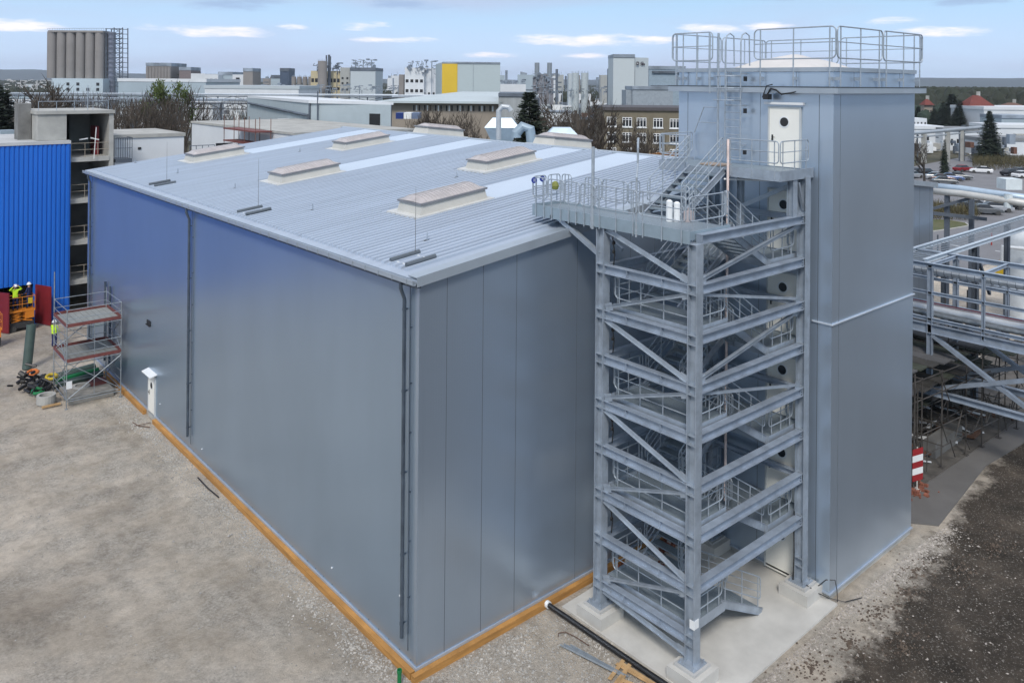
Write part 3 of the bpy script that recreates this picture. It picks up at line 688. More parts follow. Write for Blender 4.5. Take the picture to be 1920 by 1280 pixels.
for k in range(0, 5):
    zm = 1.5*(2*k+1)-.12      # mid landings
    if k < 4 or True:
        if zm < 13:
            landing(6.42, -5.3, MX1, -1.92, zm, [((6.46, -2.1), (6.46, -5.2)), ((6.55, -5.26), (MX1-.1, -5.26)), ((MX1-.02, -3.5), (MX1-.02, -3.8)), ((6.55, -1.97), (MX1-.1, -1.97))])
for k in range(1, 5):
    zd = 3*k-.12
    landing(DX0, -5.25, 12.88, -1.92, zd, [((DX0+.1, -5.2), (12.3, -5.2)), ((DX0+.03, -3.44), (DX0+.03, -3.82)), ((DX0+.1, -1.97), (12.7, -1.97)), ((12.32, -5.15), (12.32, -4.95))])
for k in range(0, 5):
    zm = 1.5*(2*k+1)-.12; zd = 3*k-.12 if k else .08
    if k: flight(DX0, zd, MX1, zm, *FYF)
    else: flight(10.55, .12, MX1, zm, *FYF, n=7)
    if k < 4: flight(MX1, zm, DX0, 3*(k+1)-.12, *FYB)
flight(MX1, 13.38, DX0, 14.88, *FYB)
# roof level platform (13.38) reaching over the hall roof
pz = 13.38
mb = MB(); mb.box(6.05, -5.3, pz-.04, 7.45, 1.55, pz); mb.box(7.45, -5.3, pz-.04, MX1, -1.75, pz)
pf = part(mb, 'roof_platform', GRATE, st)
mb = MB(); mb.box(6.0, -5.42, pz-.30, 6.04, 1.55, pz+.10); mb.box(6.04, 1.55, pz-.2, 7.45, 1.58, pz+.1); mb.box(7.45, -1.75, pz-.2, 7.48, 1.55, pz+.1); mb.box(6.04, -5.36, pz-.2, 8.2, -5.31, pz+.06)
mb.ibeam((7.3, -1.75, pz-.16), (7.3, 1.5, pz-.16), .2, .12); mb.ibeam((6.2, -1.6, pz-.2), (6.2, 1.5, pz-.2), .24, .12)
part(mb, 'edge_channel', mat('platform_fascia', (.27, .34, .39), .5, .3, .08, 2), st, pf)
def prail(a, b, z=pz, d=.0): 
    mb = MB(); rail(mb, (*a, z), (*b, z), down=d); part(mb, 'railing', RAILM, st, pf)
xo = 5.97
prail((xo, 1.5), (xo, .75), d=.35); prail((xo, .68), (xo, -.1), d=.35); prail((xo, -.17), (xo, -.85), d=.35); prail((xo, -.92), (xo, -1.55), d=.35); prail((xo, -1.62), (xo, -3.4), d=.35); prail((xo, -3.48), (xo, -5.3), d=.35)
prail((6.05, 1.57), (6.7, 1.57), d=.35); prail((6.8, 1.57), (7.42, 1.57), d=.35)
prail((7.46, 1.5), (7.46, 1.0)); prail((7.46, .3), (7.46, -.5)); prail((7.46, -.56), (7.46, -1.7)); prail((7.5, -1.72), (8.1, -1.72))
prail((6.1, -5.33), (7.95, -5.33), d=.25); prail((MX1, -5.25), (MX1, -5.15))
prail((MX1, -3.5), (MX1, -3.8))
mb = MB()
for s_ in (6.2,): mb.bar((s_, CY1+.15, 12.15), (s_, .55, 13.2), .14, .16)
mb.bar((7.3, CY1+.1, 12.15), (7.3, .55, 13.2), .1, .12); mb.box(6.0, .5, 13.08, 7.35, .62, 13.2)
part(mb, 'platform_bracket', GALV, st, pf)
mb = MB(); mb.tube([(6.0, -1.45, 13.0), (6.0, -1.45, 15.75)], .055, 8); mb.tube([(6.0, -3.35, 13.0), (6.0, -3.35, 14.9), (6.35, -3.1, 15.3), (6.35, -3.1, 15.8), (6.6, -2.9, 16.1)], .035, 8)
part(mb, 'davit_pole', RAILM, st, pf)
for (x, y) in ((6.0, 1.42), (6.55, 1.57)): mb = MB(); mb.tube([(x-.05, y-.02, pz+.98), (x-.07, y-.03, pz+.98)], .11, 16); part(mb, 'mandatory_sign', mat('sign_blue', (.01, .03, .22), .4, 0, .03), st, pf)
mb = MB()
for (x, y) in ((6.0, 1.42), (6.55, 1.57)): mb.box(x-.075, y-.045, pz+.93, x-.072, y-.01, pz+1.04)
part(mb, 'sign_symbol', WHITE, st, pf)
mb = MB(); mb.lathe(6.9, 1.3, [(0, pz+.55), (.12, pz+.6), (.15, pz+.72), (.1, pz+.85), (0, pz+.9)], 10); part(mb, 'safety_bundle', mat('olive_yellow', (.20, .22, .05), .7), st, pf)
mb = MB(); mb.tube([(6.0, -5.0+.8, pz+.02), (6.0, -4.2, pz+.62)], .01, 4)
# white canisters at the foot of the top flight
for i, (x, y, hh) in enumerate(((7.42, -3.55, .66), (7.60, -3.72, .60))):
    o = MB(); o.cyl(x, y, pz+.005, pz+hh, .11, 14, .105); o.cyl(x, y, pz+hh, pz+hh+.05, .105, 14, .05)
    tag(o.build('bucket', WHITE, smooth=False), ['taller white canister on the roof platform by the top flight', 'shorter white canister on the roof platform by the top flight'][i], 'canister', 'white canisters on the roof platform')
mb = MB(); mb.box(7.75, -4.1, pz+.005, 8.0, -3.88, pz+.35); mb.cyl(7.88, -4.0, pz+.35, pz+.45, .05, 10)
tag(mb.build('tool_box', mat('red_white_box', (.40, .35, .35), .6)), 'small pinkish tool box beside the white canisters', 'box')
# top landing 14.88
tz = 14.88
mb = MB(); mb.box(DX0, -5.55, tz-.04, 12.88, -.5, tz); tl = part(mb, 'landing', GRATE, st)
mb = MB(); mb.box(DX0-.02, -5.6, tz-.25, DX0, -3.5, tz+.1); mb.box(DX0, -5.62, tz-.25, 12.88, -5.57, tz+.1); mb.box(DX0-.02, -1.85, tz-.25, DX0, -.5, tz+.1); mb.box(DX0, -.5, tz-.2, 12.88, -.47, tz+.1); mb.box(DX0-.01, -3.4, tz-.2, DX0, -1.95, tz-.0)
for y in (-5.4, -3.6, -1.85): mb.ibeam((DX0+.05, y, tz-.15), (12.85, y, tz-.15), .2, .1)
part(mb, 'edge_channel', GALV, st, tl)
def lrail(a, b, d=.2): 
    mb = MB(); rail(mb, (*a, tz), (*b, tz), down=d); part(mb, 'railing', RAILM, st, tl)
lrail((DX0-.02, -3.5), (DX0-.02, -5.55)); lrail((DX0, -5.6), (12.55, -5.6)); lrail((DX0-.02, -.55), (DX0-.02, -1.85)); lrail((DX0+.02, -.48), (12.8, -.48))
mb = MB(); mb.bar((11.75, -3.5, 13.5), (12.6, -5.3, 14.5), .02, .15); mb.bar((12.05, CY2, 14.5), (12.45, CY2, 13.5), .1, .1); part(mb, 'brace', GALV, st, tl)
mb = MB(); mb.box(11.2, -2.9, tz+.02, 11.9, -2.0, tz+.07); tag(mb.build('timber_board', mat('weathered_board', (.33, .26, .21), .8)), 'brownish board lying on the top landing by the ladder', 'board')
# conduit and fluorescent tubes
mb = MB(); mb.tube([(10.62, -3.62, 3.2), (10.62, -3.62, 15.95)], .045, 8)
part(mb, 'conduit', mat('pinkish_conduit', (.74, .60, .55), .5, 0, .2, 3), st)
mb = MB(); mb.tube([(10.66, -3.6, 14.5), (10.75, -5.15, 14.5)], .035, 6)
mb2 = MB(); mb2.tube([(10.7, -3.4, 14.52), (12.3, -5.3, 14.52)], .04, 6); part(mb2, 'tube_lamp', WHITE, st)
for z in (4.2, 7.2, 10.2, 13.1):
    for y0 in (-2.05,): mb2 = MB(); mb2.tube([(CX1+.2, -2.05, z-1.3), (CX1+.22, -2.08, z-.9), (CX1+.18, -2.02, z-.4), (CX1+.2, -2.06, z)], .02, 5); mb2.lathe(CX1+.2, -2.05, [(0, z-.6), (.05, z-.58), (.06, z-.5), (0, z-.44)], 8); mb2.lathe(CX1+.2, -2.05, [(0, z-.9), (.05, z-.88), (.06, z-.8), (0, z-.74)], 8); part(mb2, 'cable', BLACKP, st)
mb2 = MB(); mb2.tube([(12.2, -5.38, 3.0), (12.22, -5.36, 2.2), (12.18, -5.4, 1.5), (12.2, -5.36, .6)], .022, 5); mb2.tube([(12.3, -5.8, .58), (12.6, -6.0, .3), (12.9, -6.3, .12), (13.2, -6.75, .08), (13.9, -7.0, .06)], .016, 5)
mb2.tube([(12.75, -5.95, .4), (12.9, -6.2, .7), (13.05, -6.45, .75), (13.1, -6.5, .4), (12.95, -6.6, .1)], .016, 5)
part(mb2, 'cable', BLACKP, st)

# =================================================================== SMALL THINGS NEAR THE CAMERA
mb = MB(); mb.tube([(5.2, -.32, .14), (5.3, -4.6, .13), (5.42, -7.6, .13)], .085, 12)
tag(mb.build('drain_pipe', BLACKP), 'long black plastic pipe lying along the concrete slab', 'pipe')
mb = MB(); mb.tube([(5.2, -.22, .14), (5.2, -.34, .14)], .12, 14); tag(mb.build('pipe_sleeve', WHITE), 'short white sleeve where the black pipe meets the timber edging', 'pipe sleeve')
t = thing('steel_bundle', 'bundle of galvanised steel angles lying on gravel beside the black pipe', 'steel angles', (4.3, -1.9, 0))
for i in range(4):
    mb = MB(); a = (4.22+i*.07, -1.9-.08*i, .05+.03*(i % 2)); b = (4.62+i*.06, -3.9-.1*i, .05+.03*((i+1) % 2)); mb.bar(a, b, .06, .008); mb.bar(a, b, .008, .06, off=(.028, .028)); part(mb, 'angle', RAILM, t)
mb = MB(); mb.tube([(4.45, -1.55, .03), (4.55, -1.45, .05), (4.75, -1.55, .06), (4.85, -1.9, .05), (4.9, -2.5, .04)], .014, 5)
tag(mb.build('bent_bar', mat('rusty_bar', (.10, .05, .03), .8)), 'thin rusty bar bent into a hook on the gravel', 'steel bar')
t = thing('timber_offcuts', 'pale sawn timber boards lying in a heap at the bottom edge beside the slab', 'boards', (4.7, -4, 0))
for i, (x, y, a, l_) in enumerate(((4.95, -3.6, -1.45, 1.8), (5.05, -3.7, -1.5, 1.9), (4.25, -3.95, .3, 1.1), (4.3, -4.15, .25, 1.0), (4.2, -4.35, .45, 1.0), (4.5, -4.2, -1.2, 1.0), (4.85, -4.6, -1.3, 1.4))):
    mb = MB(); mb.bar((x, y, .05+.025*(i % 3)), (x+l_*math.cos(a), y+l_*math.sin(a), .06+.02*(i % 2)), .12, .025); part(mb, 'board', WOODL, t)
mb = MB(); c0 = (-.62, -.02); mb.lathe(*c0, [(.062, -.05), (.062, .40), (.078, .41), (.078, .50), (.055, .50), (.055, .2)], 16)
tag(mb.build('ground_sleeve', HDP), 'green plastic pipe end standing in the gravel at the hall corner', 'pipe end')
mb = MB(); mb.tube([(-.55, 16.5, .02), (-.6, 15.2, .06), (-.5, 14.2, .02)], .03, 5); tag(mb.build('cable_offcut', BLACKP), 'short dark cable offcut lying by the timber edging of the long wall', 'cable')
mb = MB(); mb.tube([(-.5, 23.4, .03), (-.9, 23.9, .05), (-1.0, 24.6, .03)], .02, 5); mb.tube([(-.3, 23.9, .05), (-1.1, 24.0, .06)], .018, 5)
tag(mb.build('bent_bar', MATS['rusty_bar']), 'dark bent bars on the ground in front of the long wall door', 'steel bar')
# rubble under the stair
def rubble(name, label, cx_, cy_, sx, sy, n, m, kind=None):
    mb = MB()
    for i in range(n):
        x = cx_+random.gauss(0, sx); y = cy_+random.gauss(0, sy); s_ = random.uniform(.03, .10); z = random.uniform(0, .10)+.03
        vs = [Vector((random.uniform(.6, 1)*a, random.uniform(.6, 1)*b, random.uniform(.5, 1)*c))*s_+Vector((x, y, z)) for c in (-1, 1) for a, b in ((-1, -1), (1, -1), (1, 1), (-1, 1))]
        mb.hexa(vs)
    return tag(mb.build(name, m), label, 'rubble', kind='stuff')
rubble('brick_rubble', 'heap of broken red bricks between hall and tower', 10.0, -.5, .8, .35, 170, mat('brick_bits', (.22, .08, .05), .9, 0, .5, 5))
mb = MB(); mb.box(8.7, -1.1, .05, 10.2, -.75, .35); mb.box(9.0, -.7, .05, 10.6, -.4, .3); tag(mb.build('kerb_block', CONC), 'grey concrete blocks by the rubble behind the stair', 'concrete blocks')
def stones(name, regions, m, lo, hi, clear=True):
    mb = MB()
    for (fx, n) in regions:
        for i in range(n):
            p = fx(); s_ = random.uniform(lo, hi)*(random.random()**2*1.8+.6)
            a = random.uniform(0, 3.14); ca, sa = math.cos(a)*s_, math.sin(a)*s_; h_ = s_*random.uniform(.4, .9); q = random.uniform(.5, 1)
            x, y = p; g_ = ghz(x, y)
            mb.add([(x+ca, y+sa, g_), (x-sa*q, y+ca*q, g_), (x-ca, y-sa, g_), (x+sa*q, y-ca*q, g_), (x+.2*ca, y+.1*s_, g_+h_)], [(0, 1, 4), (1, 2, 4), (2, 3, 4), (3, 0, 4)])
    return tag(mb.build(name, m), None, None, kind='stuff')
U = random.uniform
def rg_left(): return (-.25-abs(random.gauss(0, .55)), U(-1, 33))
def rg_near():
    while True:
        x, y = U(-1, 6), U(-7, -.3)
        if not (x > 5.5 and y > -6.8): return (x, y)
def rg_all():
    while True:
        x, y = U(-14, 5), U(-12, 30)
        if x < -.3 or y < -.3: return (x, y)
def rg_right():
    t_ = U(0, 1); return (13+t_*8+random.gauss(0, .4), -6.75-abs(random.gauss(0, .35))-t_*.2)
def rg_r2(): 
    return (U(7, 24), U(-14, -6.9))
def rg_slab(): 
    t_ = U(0, 1); return (7.2+t_*6, -6.85-abs(random.gauss(0, .25)))
tag(stones('gravel_chips', [(rg_left, 7000), (rg_near, 6500), (rg_all, 1800)], GRAVELS, .012, .03), 'pale stone chips scattered over the sandy ground', 'gravel')
tag(stones('rubble_chips', [(rg_right, 2600), (rg_slab, 1200), (rg_r2, 1500)], mat('pale_chips', (.33, .30, .27), .9, 0, .5, 7), .010, .03), 'pale rubble chips along the tower foot and over dark soil', 'gravel')


def spill(name, label, pts, m, n, sx_, sy_):
    mb = MB()
    for (x, y) in pts:
        for _ in range(n):
            a = U(0, 6.28); r_ = abs(random.gauss(0, 1)); q = Vector((x+r_*sx_*math.cos(a), y+r_*sy_*math.sin(a), .0)); s_ = U(.02, .07); g_ = ghz(q.x, q.y)
            mb.add([(q.x+s_, q.y, g_), (q.x, q.y+s_*U(.5, 1), g_), (q.x-s_, q.y, g_), (q.x, q.y-s_*U(.5, 1), g_), (q.x, q.y, g_+s_*U(.5, .9))], [(0, 1, 4), (1, 2, 4), (2, 3, 4), (3, 0, 4)])
    return tag(mb.build(name, m), label, kind='stuff')
spill('gravel_heap', 'small spills of coarse broken stone beside the timber edging', [(-.75, 22.8), (-.9, 24.3), (-.6, 27.2), (-.8, 2.4), (-.7, 1.1), (1.8, -.9), (3.1, -1.1), (-.9, 5.2), (5.3, -2.5), (-.7, 19.5)], mat('coarse_stone', (.36, .34, .31), .9, 0, .4, 6), 130, .5, .7)
spill('soil_clods', 'brown clods of soil and stone along the dark ground by the slab', [(9.5, -7.6), (11.5, -7.8), (13.5, -7.7), (15.5, -7.9), (17, -7.5), (12.5, -9.0), (18.5, -8.6), (21, -8.8), (10.2, -9.5)], mat('soil_clod', (.095, .072, .055), .95, 0, .5, 4), 120, .8, .5)
# =================================================================== LEFT: SCAFFOLD TOWER AND YARD
sx0, sx1, sy0, sy1 = -3.2, -.45, 28.7, 31.7
sc = thing('scaffold_tower', 'aluminium scaffold tower with red toe boards beside the long wall', 'scaffold', (sx0, sy0, 0))
for x in (sx0, sx1):
    for y in (sy0, sy1):
        top = 5.35 if not (x == sx0 and y == sy1) else 6.9
        if x == sx1 and y == sy1: top = 5.6
        mb = MB(); mb.tube([(x, y, .02), (x, y, top)], .028, 8)
        for z in (.5, 1.5, 2.5, 3.5, 4.5): mb.cyl(x, y, z, z+.05, .05, 8)
        mb.cyl(x, y, -.02, .03, .09, 8); part(mb, 'standard', SCAF, sc)
for z, r_ in ((.5, .02), (2.45, .02), (4.35, .02), (4.85, .018), (5.35, .02), (2.95, .018), (3.4, .018)):
    mb = MB()
    for a, b in (((sx0, sy0), (sx1, sy0)), ((sx1, sy0), (sx1, sy1)), ((sx1, sy1), (sx0, sy1)), ((sx0, sy1), (sx0, sy0))):
        mb.tube([(*a, z), (*b, z)], r_, 6)
    part(mb, 'guard_ledger', SCAF, sc)
for z in (2.5, 4.4):
    mb = MB()
    for i in range(9): x = sx0+.05+i*.3; mb.box(x, sy0+.05, z, x+.28, sy1-.05, z+.05)
    part(mb, 'deck', mat('deck_grey', (.25, .26, .25), .7, .1, .15, 2), sc)
    mb = MB()
    for (a, b, c, d) in ((sx0, sy0-.03, sx1, sy0), (sx1, sy0, sx1+.03, sy1), (sx0, sy1, sx1, sy1+.03), (sx0-.03, sy0, sx0, sy1)): mb.box(a, b, z+.02, c, d, z+.2)
    part(mb, 'toe_board', TOEB, sc)
mb = MB(); mb.tube([(sx0, sy0-.03, .5), (sx1, sy0-.03, 2.4)], .026, 6); mb.tube([(sx0-.03, sy0, 2.4), (sx0-.03, sy1, .4)], .024, 6); mb.tube([(sx0, sy1, 2.5), (sx1, sy1, 4.4)], .022, 6); mb.tube([(sx0-.03, sy1, 4.4), (sx0-.03, sy0, 2.5)], .022, 6)
mb.tube([(sx1+.03, sy0, 2.5), (sx1+.03, sy1, 4.4)], .022, 6); mb.tube([(sx0, sy0, .4), (sx1, sy0, .35)], .022, 6)
for z_a, z_b in ((.5, 2.5), (2.5, 4.4)):
    mb.tube([(sx0, sy0+.06, z_b), (sx1, sy0+.06, z_a)], .02, 6); mb.tube([(sx1, sy1+.04, z_b), (sx0, sy1+.04, z_a)], .02, 6); mb.tube([(sx1+.04, sy1, z_a), (sx1+.04, sy0, z_b)], .02, 6)
    mb.tube([((sx0+sx1)/2, sy0, z_a), ((sx0+sx1)/2, sy0, z_b)], .018, 5)
for z_a in (.95, 1.45, 1.95, 3.9): mb.tube([(sx0-.02, sy0, z_a), (sx0-.02, sy1, z_a)], .018, 5); mb.tube([(sx1+.02, sy0, z_a), (sx1+.02, sy1, z_a)], .018, 5); mb.tube([(sx0, sy1, z_a), (sx1, sy1, z_a)], .016, 5)
part(mb, 'diagonal_brace', SCAF, sc)
for k in range(10): pass
mb = MB()
for k in range(9): z = .6+k*.42; mb.tube([(sx0, sy0+.0, z), (sx0, sy0+.5, z)], .014, 5)
mb.tube([(sx0, sy0+.5, .3), (sx0, sy0+.5, 4.4)], .02, 6); part(mb, 'access_ladder', SCAF, sc)
mb = MB(); mb.box(sx0-.02, sy0-.05, 1.1, sx0+.26, sy0-.035, 1.5); part(mb, 'scaffold_tag', WHITE, sc)
mb = MB(); mb.tube([(-3.55, 37.1, 0), (-3.25, 37.5, 2.6)], .27, 20, caps=False); mb.tube([(-3.545, 37.1, .02), (-3.245, 37.5, 2.6)], .25, 20, caps=False); tag(mb.build('upright_pipe', CANV), 'grey green plastic pipe standing upright and leaning in the yard', 'pipe')
for i, (x, y, m_, lb) in enumerate(((-2.9, 31.9, CANV, 'grey green pipe lying lowest behind the scaffold tower'), (-2.85, 32.7, HDP, 'bright green pipe lying behind the scaffold tower'), (-2.9, 33.5, CANV, 'grey green pipe lying farthest behind the scaffold tower'))):
    mb = MB(); mb.tube([(x, y, .3), (-.5, y+.5, .3)], .22-.04*(i == 1), 14); tag(mb.build('stored_pipe', m_), lb, 'pipe', 'pipes stored behind the scaffold tower')
mb = MB()
for i in range(60):
    p = Vector((-3.9+random.gauss(0, .35), 33.0+random.gauss(0, .8), .35+random.gauss(0, .18))); mb.tube([p, p+Vector((U(-.5, .5), U(-.5, .5), U(-.1, .3)))], U(.05, .13), 6)
tag(mb.build('hose_heap', BLACKP), 'tangled heap of black hoses and fittings beside the scaffold tower', 'hose heap')
for i, (x, y, z, m_, lb) in enumerate(((-4.0, 31.6, .35, HDP, 'bright green pipe fitting on the black hose heap'), (-3.7, 34.6, .5, mat('orange_hose', (.5, .14, .03), .6), 'orange coiled hose behind the black hose heap'), (-3.2, 32.2, .8, mat('yellow_strap', (.45, .33, .02), .6), 'yellow strap bundle over the black hoses'))):
    mb = MB(); mb.tube([(x+.28*math.cos(a/8*6.28), y+.35*math.sin(a/8*6.28), z+.04*math.sin(a)) for a in range(8)], .09, 8, True); tag(mb.build('pipe_fitting', m_), lb, 'fitting')
for i, (x, y, lb) in enumerate(((-3.85, 30.3, 'grey concrete manhole ring at the left foot of the scaffold'), (-2.0, 30.6, 'grey concrete ring inside the scaffold tower'))):
    mb = MB(); mb.lathe(x, y, [(.48, .05), (.48, .5), (.34, .5), (.34, .06)], 20); tag(mb.build('manhole_ring', CONC2), lb, 'concrete ring')
mb = MB(); mb.box(-3.0, 29.1, .3, -.7, 31.3, .42)
for y in (29.2, 30.2, 31.2): mb.box(-3.0, y-.06, .02, -.7, y+.06, .3)
tag(mb.build('pallet', mat('pallet_grey', (.24, .23, .21), .9, 0, .25, 3)), 'grey wooden pallet platform under the scaffold tower', 'pallet')
mb = MB(); mb.box(-1.6, 30.2, .42, -.8, 30.9, .62); tag(mb.build('brick_stack', TOEB), 'small reddish stack on the pallet under the scaffold', 'brick stack')
mb = MB(); mb.box(-4.2, 29.5, .05, -3.3, 29.65, .14); mb.box(-4.2, 30.9, .05, -3.3, 31.05, .14); tag(mb.build('timber_bearer', WOODL), 'timber bearers below the concrete ring', 'timber bearers')

# ---------------- blue hall
YBW = 47.5
bh = thing('blue_hall', 'bright blue corrugated hall with a wide open gate at the left edge', 'hall', (-20, YBW, 0))
mb = MB(); x = -40.0; op0, op1 = -4.2, -1.17
def corr(x, z0):
    mb.hexa([(x, YBW, z0), (x+.30, YBW, z0), (x+.30, YBW+.2, z0), (x, YBW+.2, z0), (x, YBW, 13.05), (x+.30, YBW, 13.05), (x+.30, YBW+.2, 13.05), (x, YBW+.2, 13.05)])
    mb.hexa([(x+.05, YBW-.07, z0), (x+.19, YBW-.07, z0), (x+.24, YBW, z0), (x, YBW, z0), (x+.05, YBW-.07, 13.05), (x+.19, YBW-.07, 13.05), (x+.24, YBW, 13.05), (x, YBW, 13.05)])
for i in range(137):
    x = -40+.30*i
    if x > .95: break
    corr(x, 2.9 if op0 < x+.15 < op1 else -.05)
part(mb, 'corrugated_wall', BLUEW, bh)
mb = MB(); mb.box(-40, YBW+.25, 0, op0, 62, 13); mb.box(op1, YBW+.25, 0, 1.0, 62, 13); mb.box(op0, YBW+.25, 2.9, op1, 62, 13); mb.box(op0, 56, 0, op1, 62, 2.9); part(mb, 'inner_wall', mat('interior_dark', (.05, .05, .055), .9), bh)
mb = MB(); mb.box(-40, YBW-.12, 13.05, 1.1, 62, 13.28); part(mb, 'roof', mat('flat_roof_grey', (.45, .46, .47), .8, 0, .15, .5), bh)
mb = MB(); a = Vector((op1, YBW, 0)); b = Vector((-.45, 45.9, 0)); mb.bar(a+Vector((0, 0, 1.45)), b+Vector((0, 0, 1.45)), .07, 2.8)
g1 = part(mb, 'gate_leaf', REDM, bh)
mb = MB(); mb.bar((-4.2, YBW, 1.45), (-3.1, 45.7, 1.45), .07, 2.8); part(mb, 'gate_leaf', REDM, bh)
mb = MB(); mb.box(-1.75, 58, 13.28, -.75, 59, 13.6); mb.cyl(-.3, 49.0, 13.28, 14.35, .62, 20); mb.lathe(-.3, 49.0, [(.66, 14.3), (.66, 14.42), (0, 14.5)], 20); mb.tube([(.3, 49.0, 14.2), (.75, 49.0, 14.2), (.75, 49.0, 13.3)], .12, 8)
part(mb, 'roof_tank', mat('tank_blue_grey', (.24, .30, .35), .5, .2), bh)
# ---------------- scissor lift with worker
def scissor(x, y, label, hgt_=1.35):
    t = thing('scissor_lift', label, 'lift', (x, y, 0), 'orange lifts by the blue hall')
    mb = MB(); mb.box(x-.75, y-.42, .22, x+.75, y+.42, .62); part(mb, 'chassis', mat('lift_black', (.03, .03, .032), .6), t)
    for a in (-.55, .55):
        for b in (-.42, .42): mb = MB(); mb.tube([(x+a, y+b-.07, .2), (x+a, y+b+.07, .2)], .2, 14); part(mb, 'wheel', mat('tyre', (.05, .05, .05), .8), t)
    mb = MB()
    for b in (-.3, .3):
        for k in range(3): z0 = .65+k*(hgt_-.65)/3; z1 = z0+(hgt_-.65)/3; mb.bar((x-.65, y+b, z0), (x+.65, y+b, z1), .05, .08); mb.bar((x+.65, y+b, z0), (x-.65, y+b, z1), .05, .08)
    part(mb, 'scissor_arm', ORANGE, t)
    mb = MB(); mb.box(x-.8, y-.42, hgt_, x+.8, y+.42, hgt_+.1); mb.box(x+.2, y-.4, hgt_-.5, x+.75, y+.4, hgt_); part(mb, 'platform', ORANGE, t)
    mb = MB()
    for z in (.55, 1.05):
        mb.tube([(x-.8, y-.42, hgt_+z), (x+.8, y-.42, hgt_+z), (x+.8, y+.42, hgt_+z), (x-.8, y+.42, hgt_+z)], .022, 6, True)
    for a in (-.8, 0, .8):
        for b in (-.42, .42): mb.tube([(x+a, y+b, hgt_), (x+a, y+b, hgt_+1.05)], .022, 6)
    part(mb, 'guard_rail', ORANGE, t)
    mb = MB(); mb.box(x+.35, y-.5, hgt_+.55, x+.62, y-.44, hgt_+.95); part(mb, 'control_box', mat('control_yellow', (.6, .4, .02), .5), t)
    return t
l1 = scissor(-2.25, 46.4, 'orange scissor lift with a worker in yellow standing in the blue hall gate')
l2 = scissor(-4.75, 43.4, 'orange lift cut off by the left edge of the photo', 1.1)
# ---------------- people
def person(base, label, joints, radii, edges, regions, head, helmet, jacket_col, helm_m=WHITE):
    """body = one skinned surface; regions: function(point)->material index"""
    me = bpy.data.meshes.new('person_skeleton'); me.from_pydata(joints, edges, []); o = bpy.data.objects.new('person_tmp', me); COL.objects.link(o)
    sm = o.modifiers.new('skin', 'SKIN'); ss = o.modifiers.new('sub', 'SUBSURF'); ss.levels = 2; ss.render_levels = 2
    for i, r_ in enumerate(radii): sv = me.skin_vertices[0].data[i]; sv.radius = (r_, r_) if not isinstance(r_, tuple) else r_
    me.skin_vertices[0].data[0].use_root = True
    dg = bpy.context.evaluated_depsgraph_get(); nm = bpy.data.meshes.new_from_object(o.evaluated_get(dg)); bpy.data.objects.remove(o)
    nm.name = 'person'
    for m_ in (jacket_col, NAVY, SKIN, BLACKP): nm.materials.append(m_)
    for p in nm.polygons: p.material_index = regions(p.center); p.use_smooth = True
    ob = bpy.data.objects.new('person', nm); COL.objects.link(ob); ob.location = base; ob['label'] = label; ob['category'] = 'person'; ob['base_loc'] = (0, 0, 0)
    h = Vector(head)
    mb = MB(); mb.lathe(h.x, h.y, [(.0, h.z+.17), (.07, h.z+.155), (.115, h.z+.10), (.13, h.z+.03), (.165, h.z+.02), (.16, h.z+.005), (.12, h.z+.0)], 16); q = mb.build('helmet', helm_m, None, True); q.parent = ob
    mb = MB(); mb.tube([(h.x, h.y-.095, h.z-.02), (h.x, h.y-.125, h.z-.05)], .018, 6); mb.tube([(h.x-.04, h.y-.1, h.z+.0), (h.x-.035, h.y-.108, h.z+.0)], .012, 6); mb.tube([(h.x+.035, h.y-.108, h.z+.0), (h.x+.04, h.y-.1, h.z+.0)], .012, 6)
    q = mb.build('face', SKIN, None, True); q.parent = ob
    return ob
def stand(arms='up', lean=0):
    J = [(0, 0, .95), (0, 0, 1.18), (0, 0, 1.42), (0, 0, 1.52), (0, -.01, 1.62), (0, -.01, 1.72)]
    Rr = [(.15, .11), (.15, .11), (.17, .11), .055, .09, .075]
    E_ = [(0, 1), (1, 2), (2, 3), (3, 4), (4, 5)]
    def chain(start, pts, rs):
        prev = start
        for p, r_ in zip(pts, rs): J.append(p); Rr.append(r_); E_.append((prev, len(J)-1)); prev = len(J)-1
        return prev
    for s_ in (-1, 1):
        chain(0, [(s_*.10, 0, .88), (s_*.12, -.02, .50), (s_*.13, .03, .09), (s_*.14, -.13, .045)], [.10, .07, .05, .042])
        if arms == 'up': hnd = chain(2, [(s_*.19, 0, 1.42), (s_*.38, -.12, 1.48), (s_*.20, -.2, 1.68), (s_*.15, -.2, 1.74)], [.065, .05, .036, .034]); hp = Vector((s_*.15, -.2, 1.74)); dd = Vector((-s_*.3, -.1, .9))
        else: hnd = chain(2, [(s_*.19, 0, 1.42), (s_*.25, -.06, 1.14), (s_*.2, -.28, 1.02), (s_*.19, -.36, 1.0)], [.065, .05, .036, .034]); hp = Vector((s_*.19, -.36, 1.0)); dd = Vector((0, -1, -.1))
        dd.normalize(); sd_ = Vector((1, 0, 0))
        for k, (off, l_) in enumerate(((-.03, .075), (-.01, .085), (.01, .08), (.03, .065))):
            p1 = hp+sd_*off+dd*.03; p2 = p1+dd*l_*.6; p3 = p2+dd*l_*.4+Vector((0, -.01, -.01)); chain(hnd, [tuple(p1), tuple(p2), tuple(p3)], [.010, .009, .008])
        p1 = hp-sd_*s_*.035; chain(hnd, [tuple(p1), tuple(p1+dd*.04-sd_*s_*.02)], [.011, .009])
    return J, Rr, E_
def regs(arms):
    def f(c):
        if c.z < .10: return 3
        if c.z > 1.50 and abs(c.x) < .13 and c.y > -.14: return 2
        if arms == 'up' and c.z > 1.70: return 2
        if arms != 'up' and c.y < -.30: return 2
        if c.z < .92: return 1
        return 0
    return f
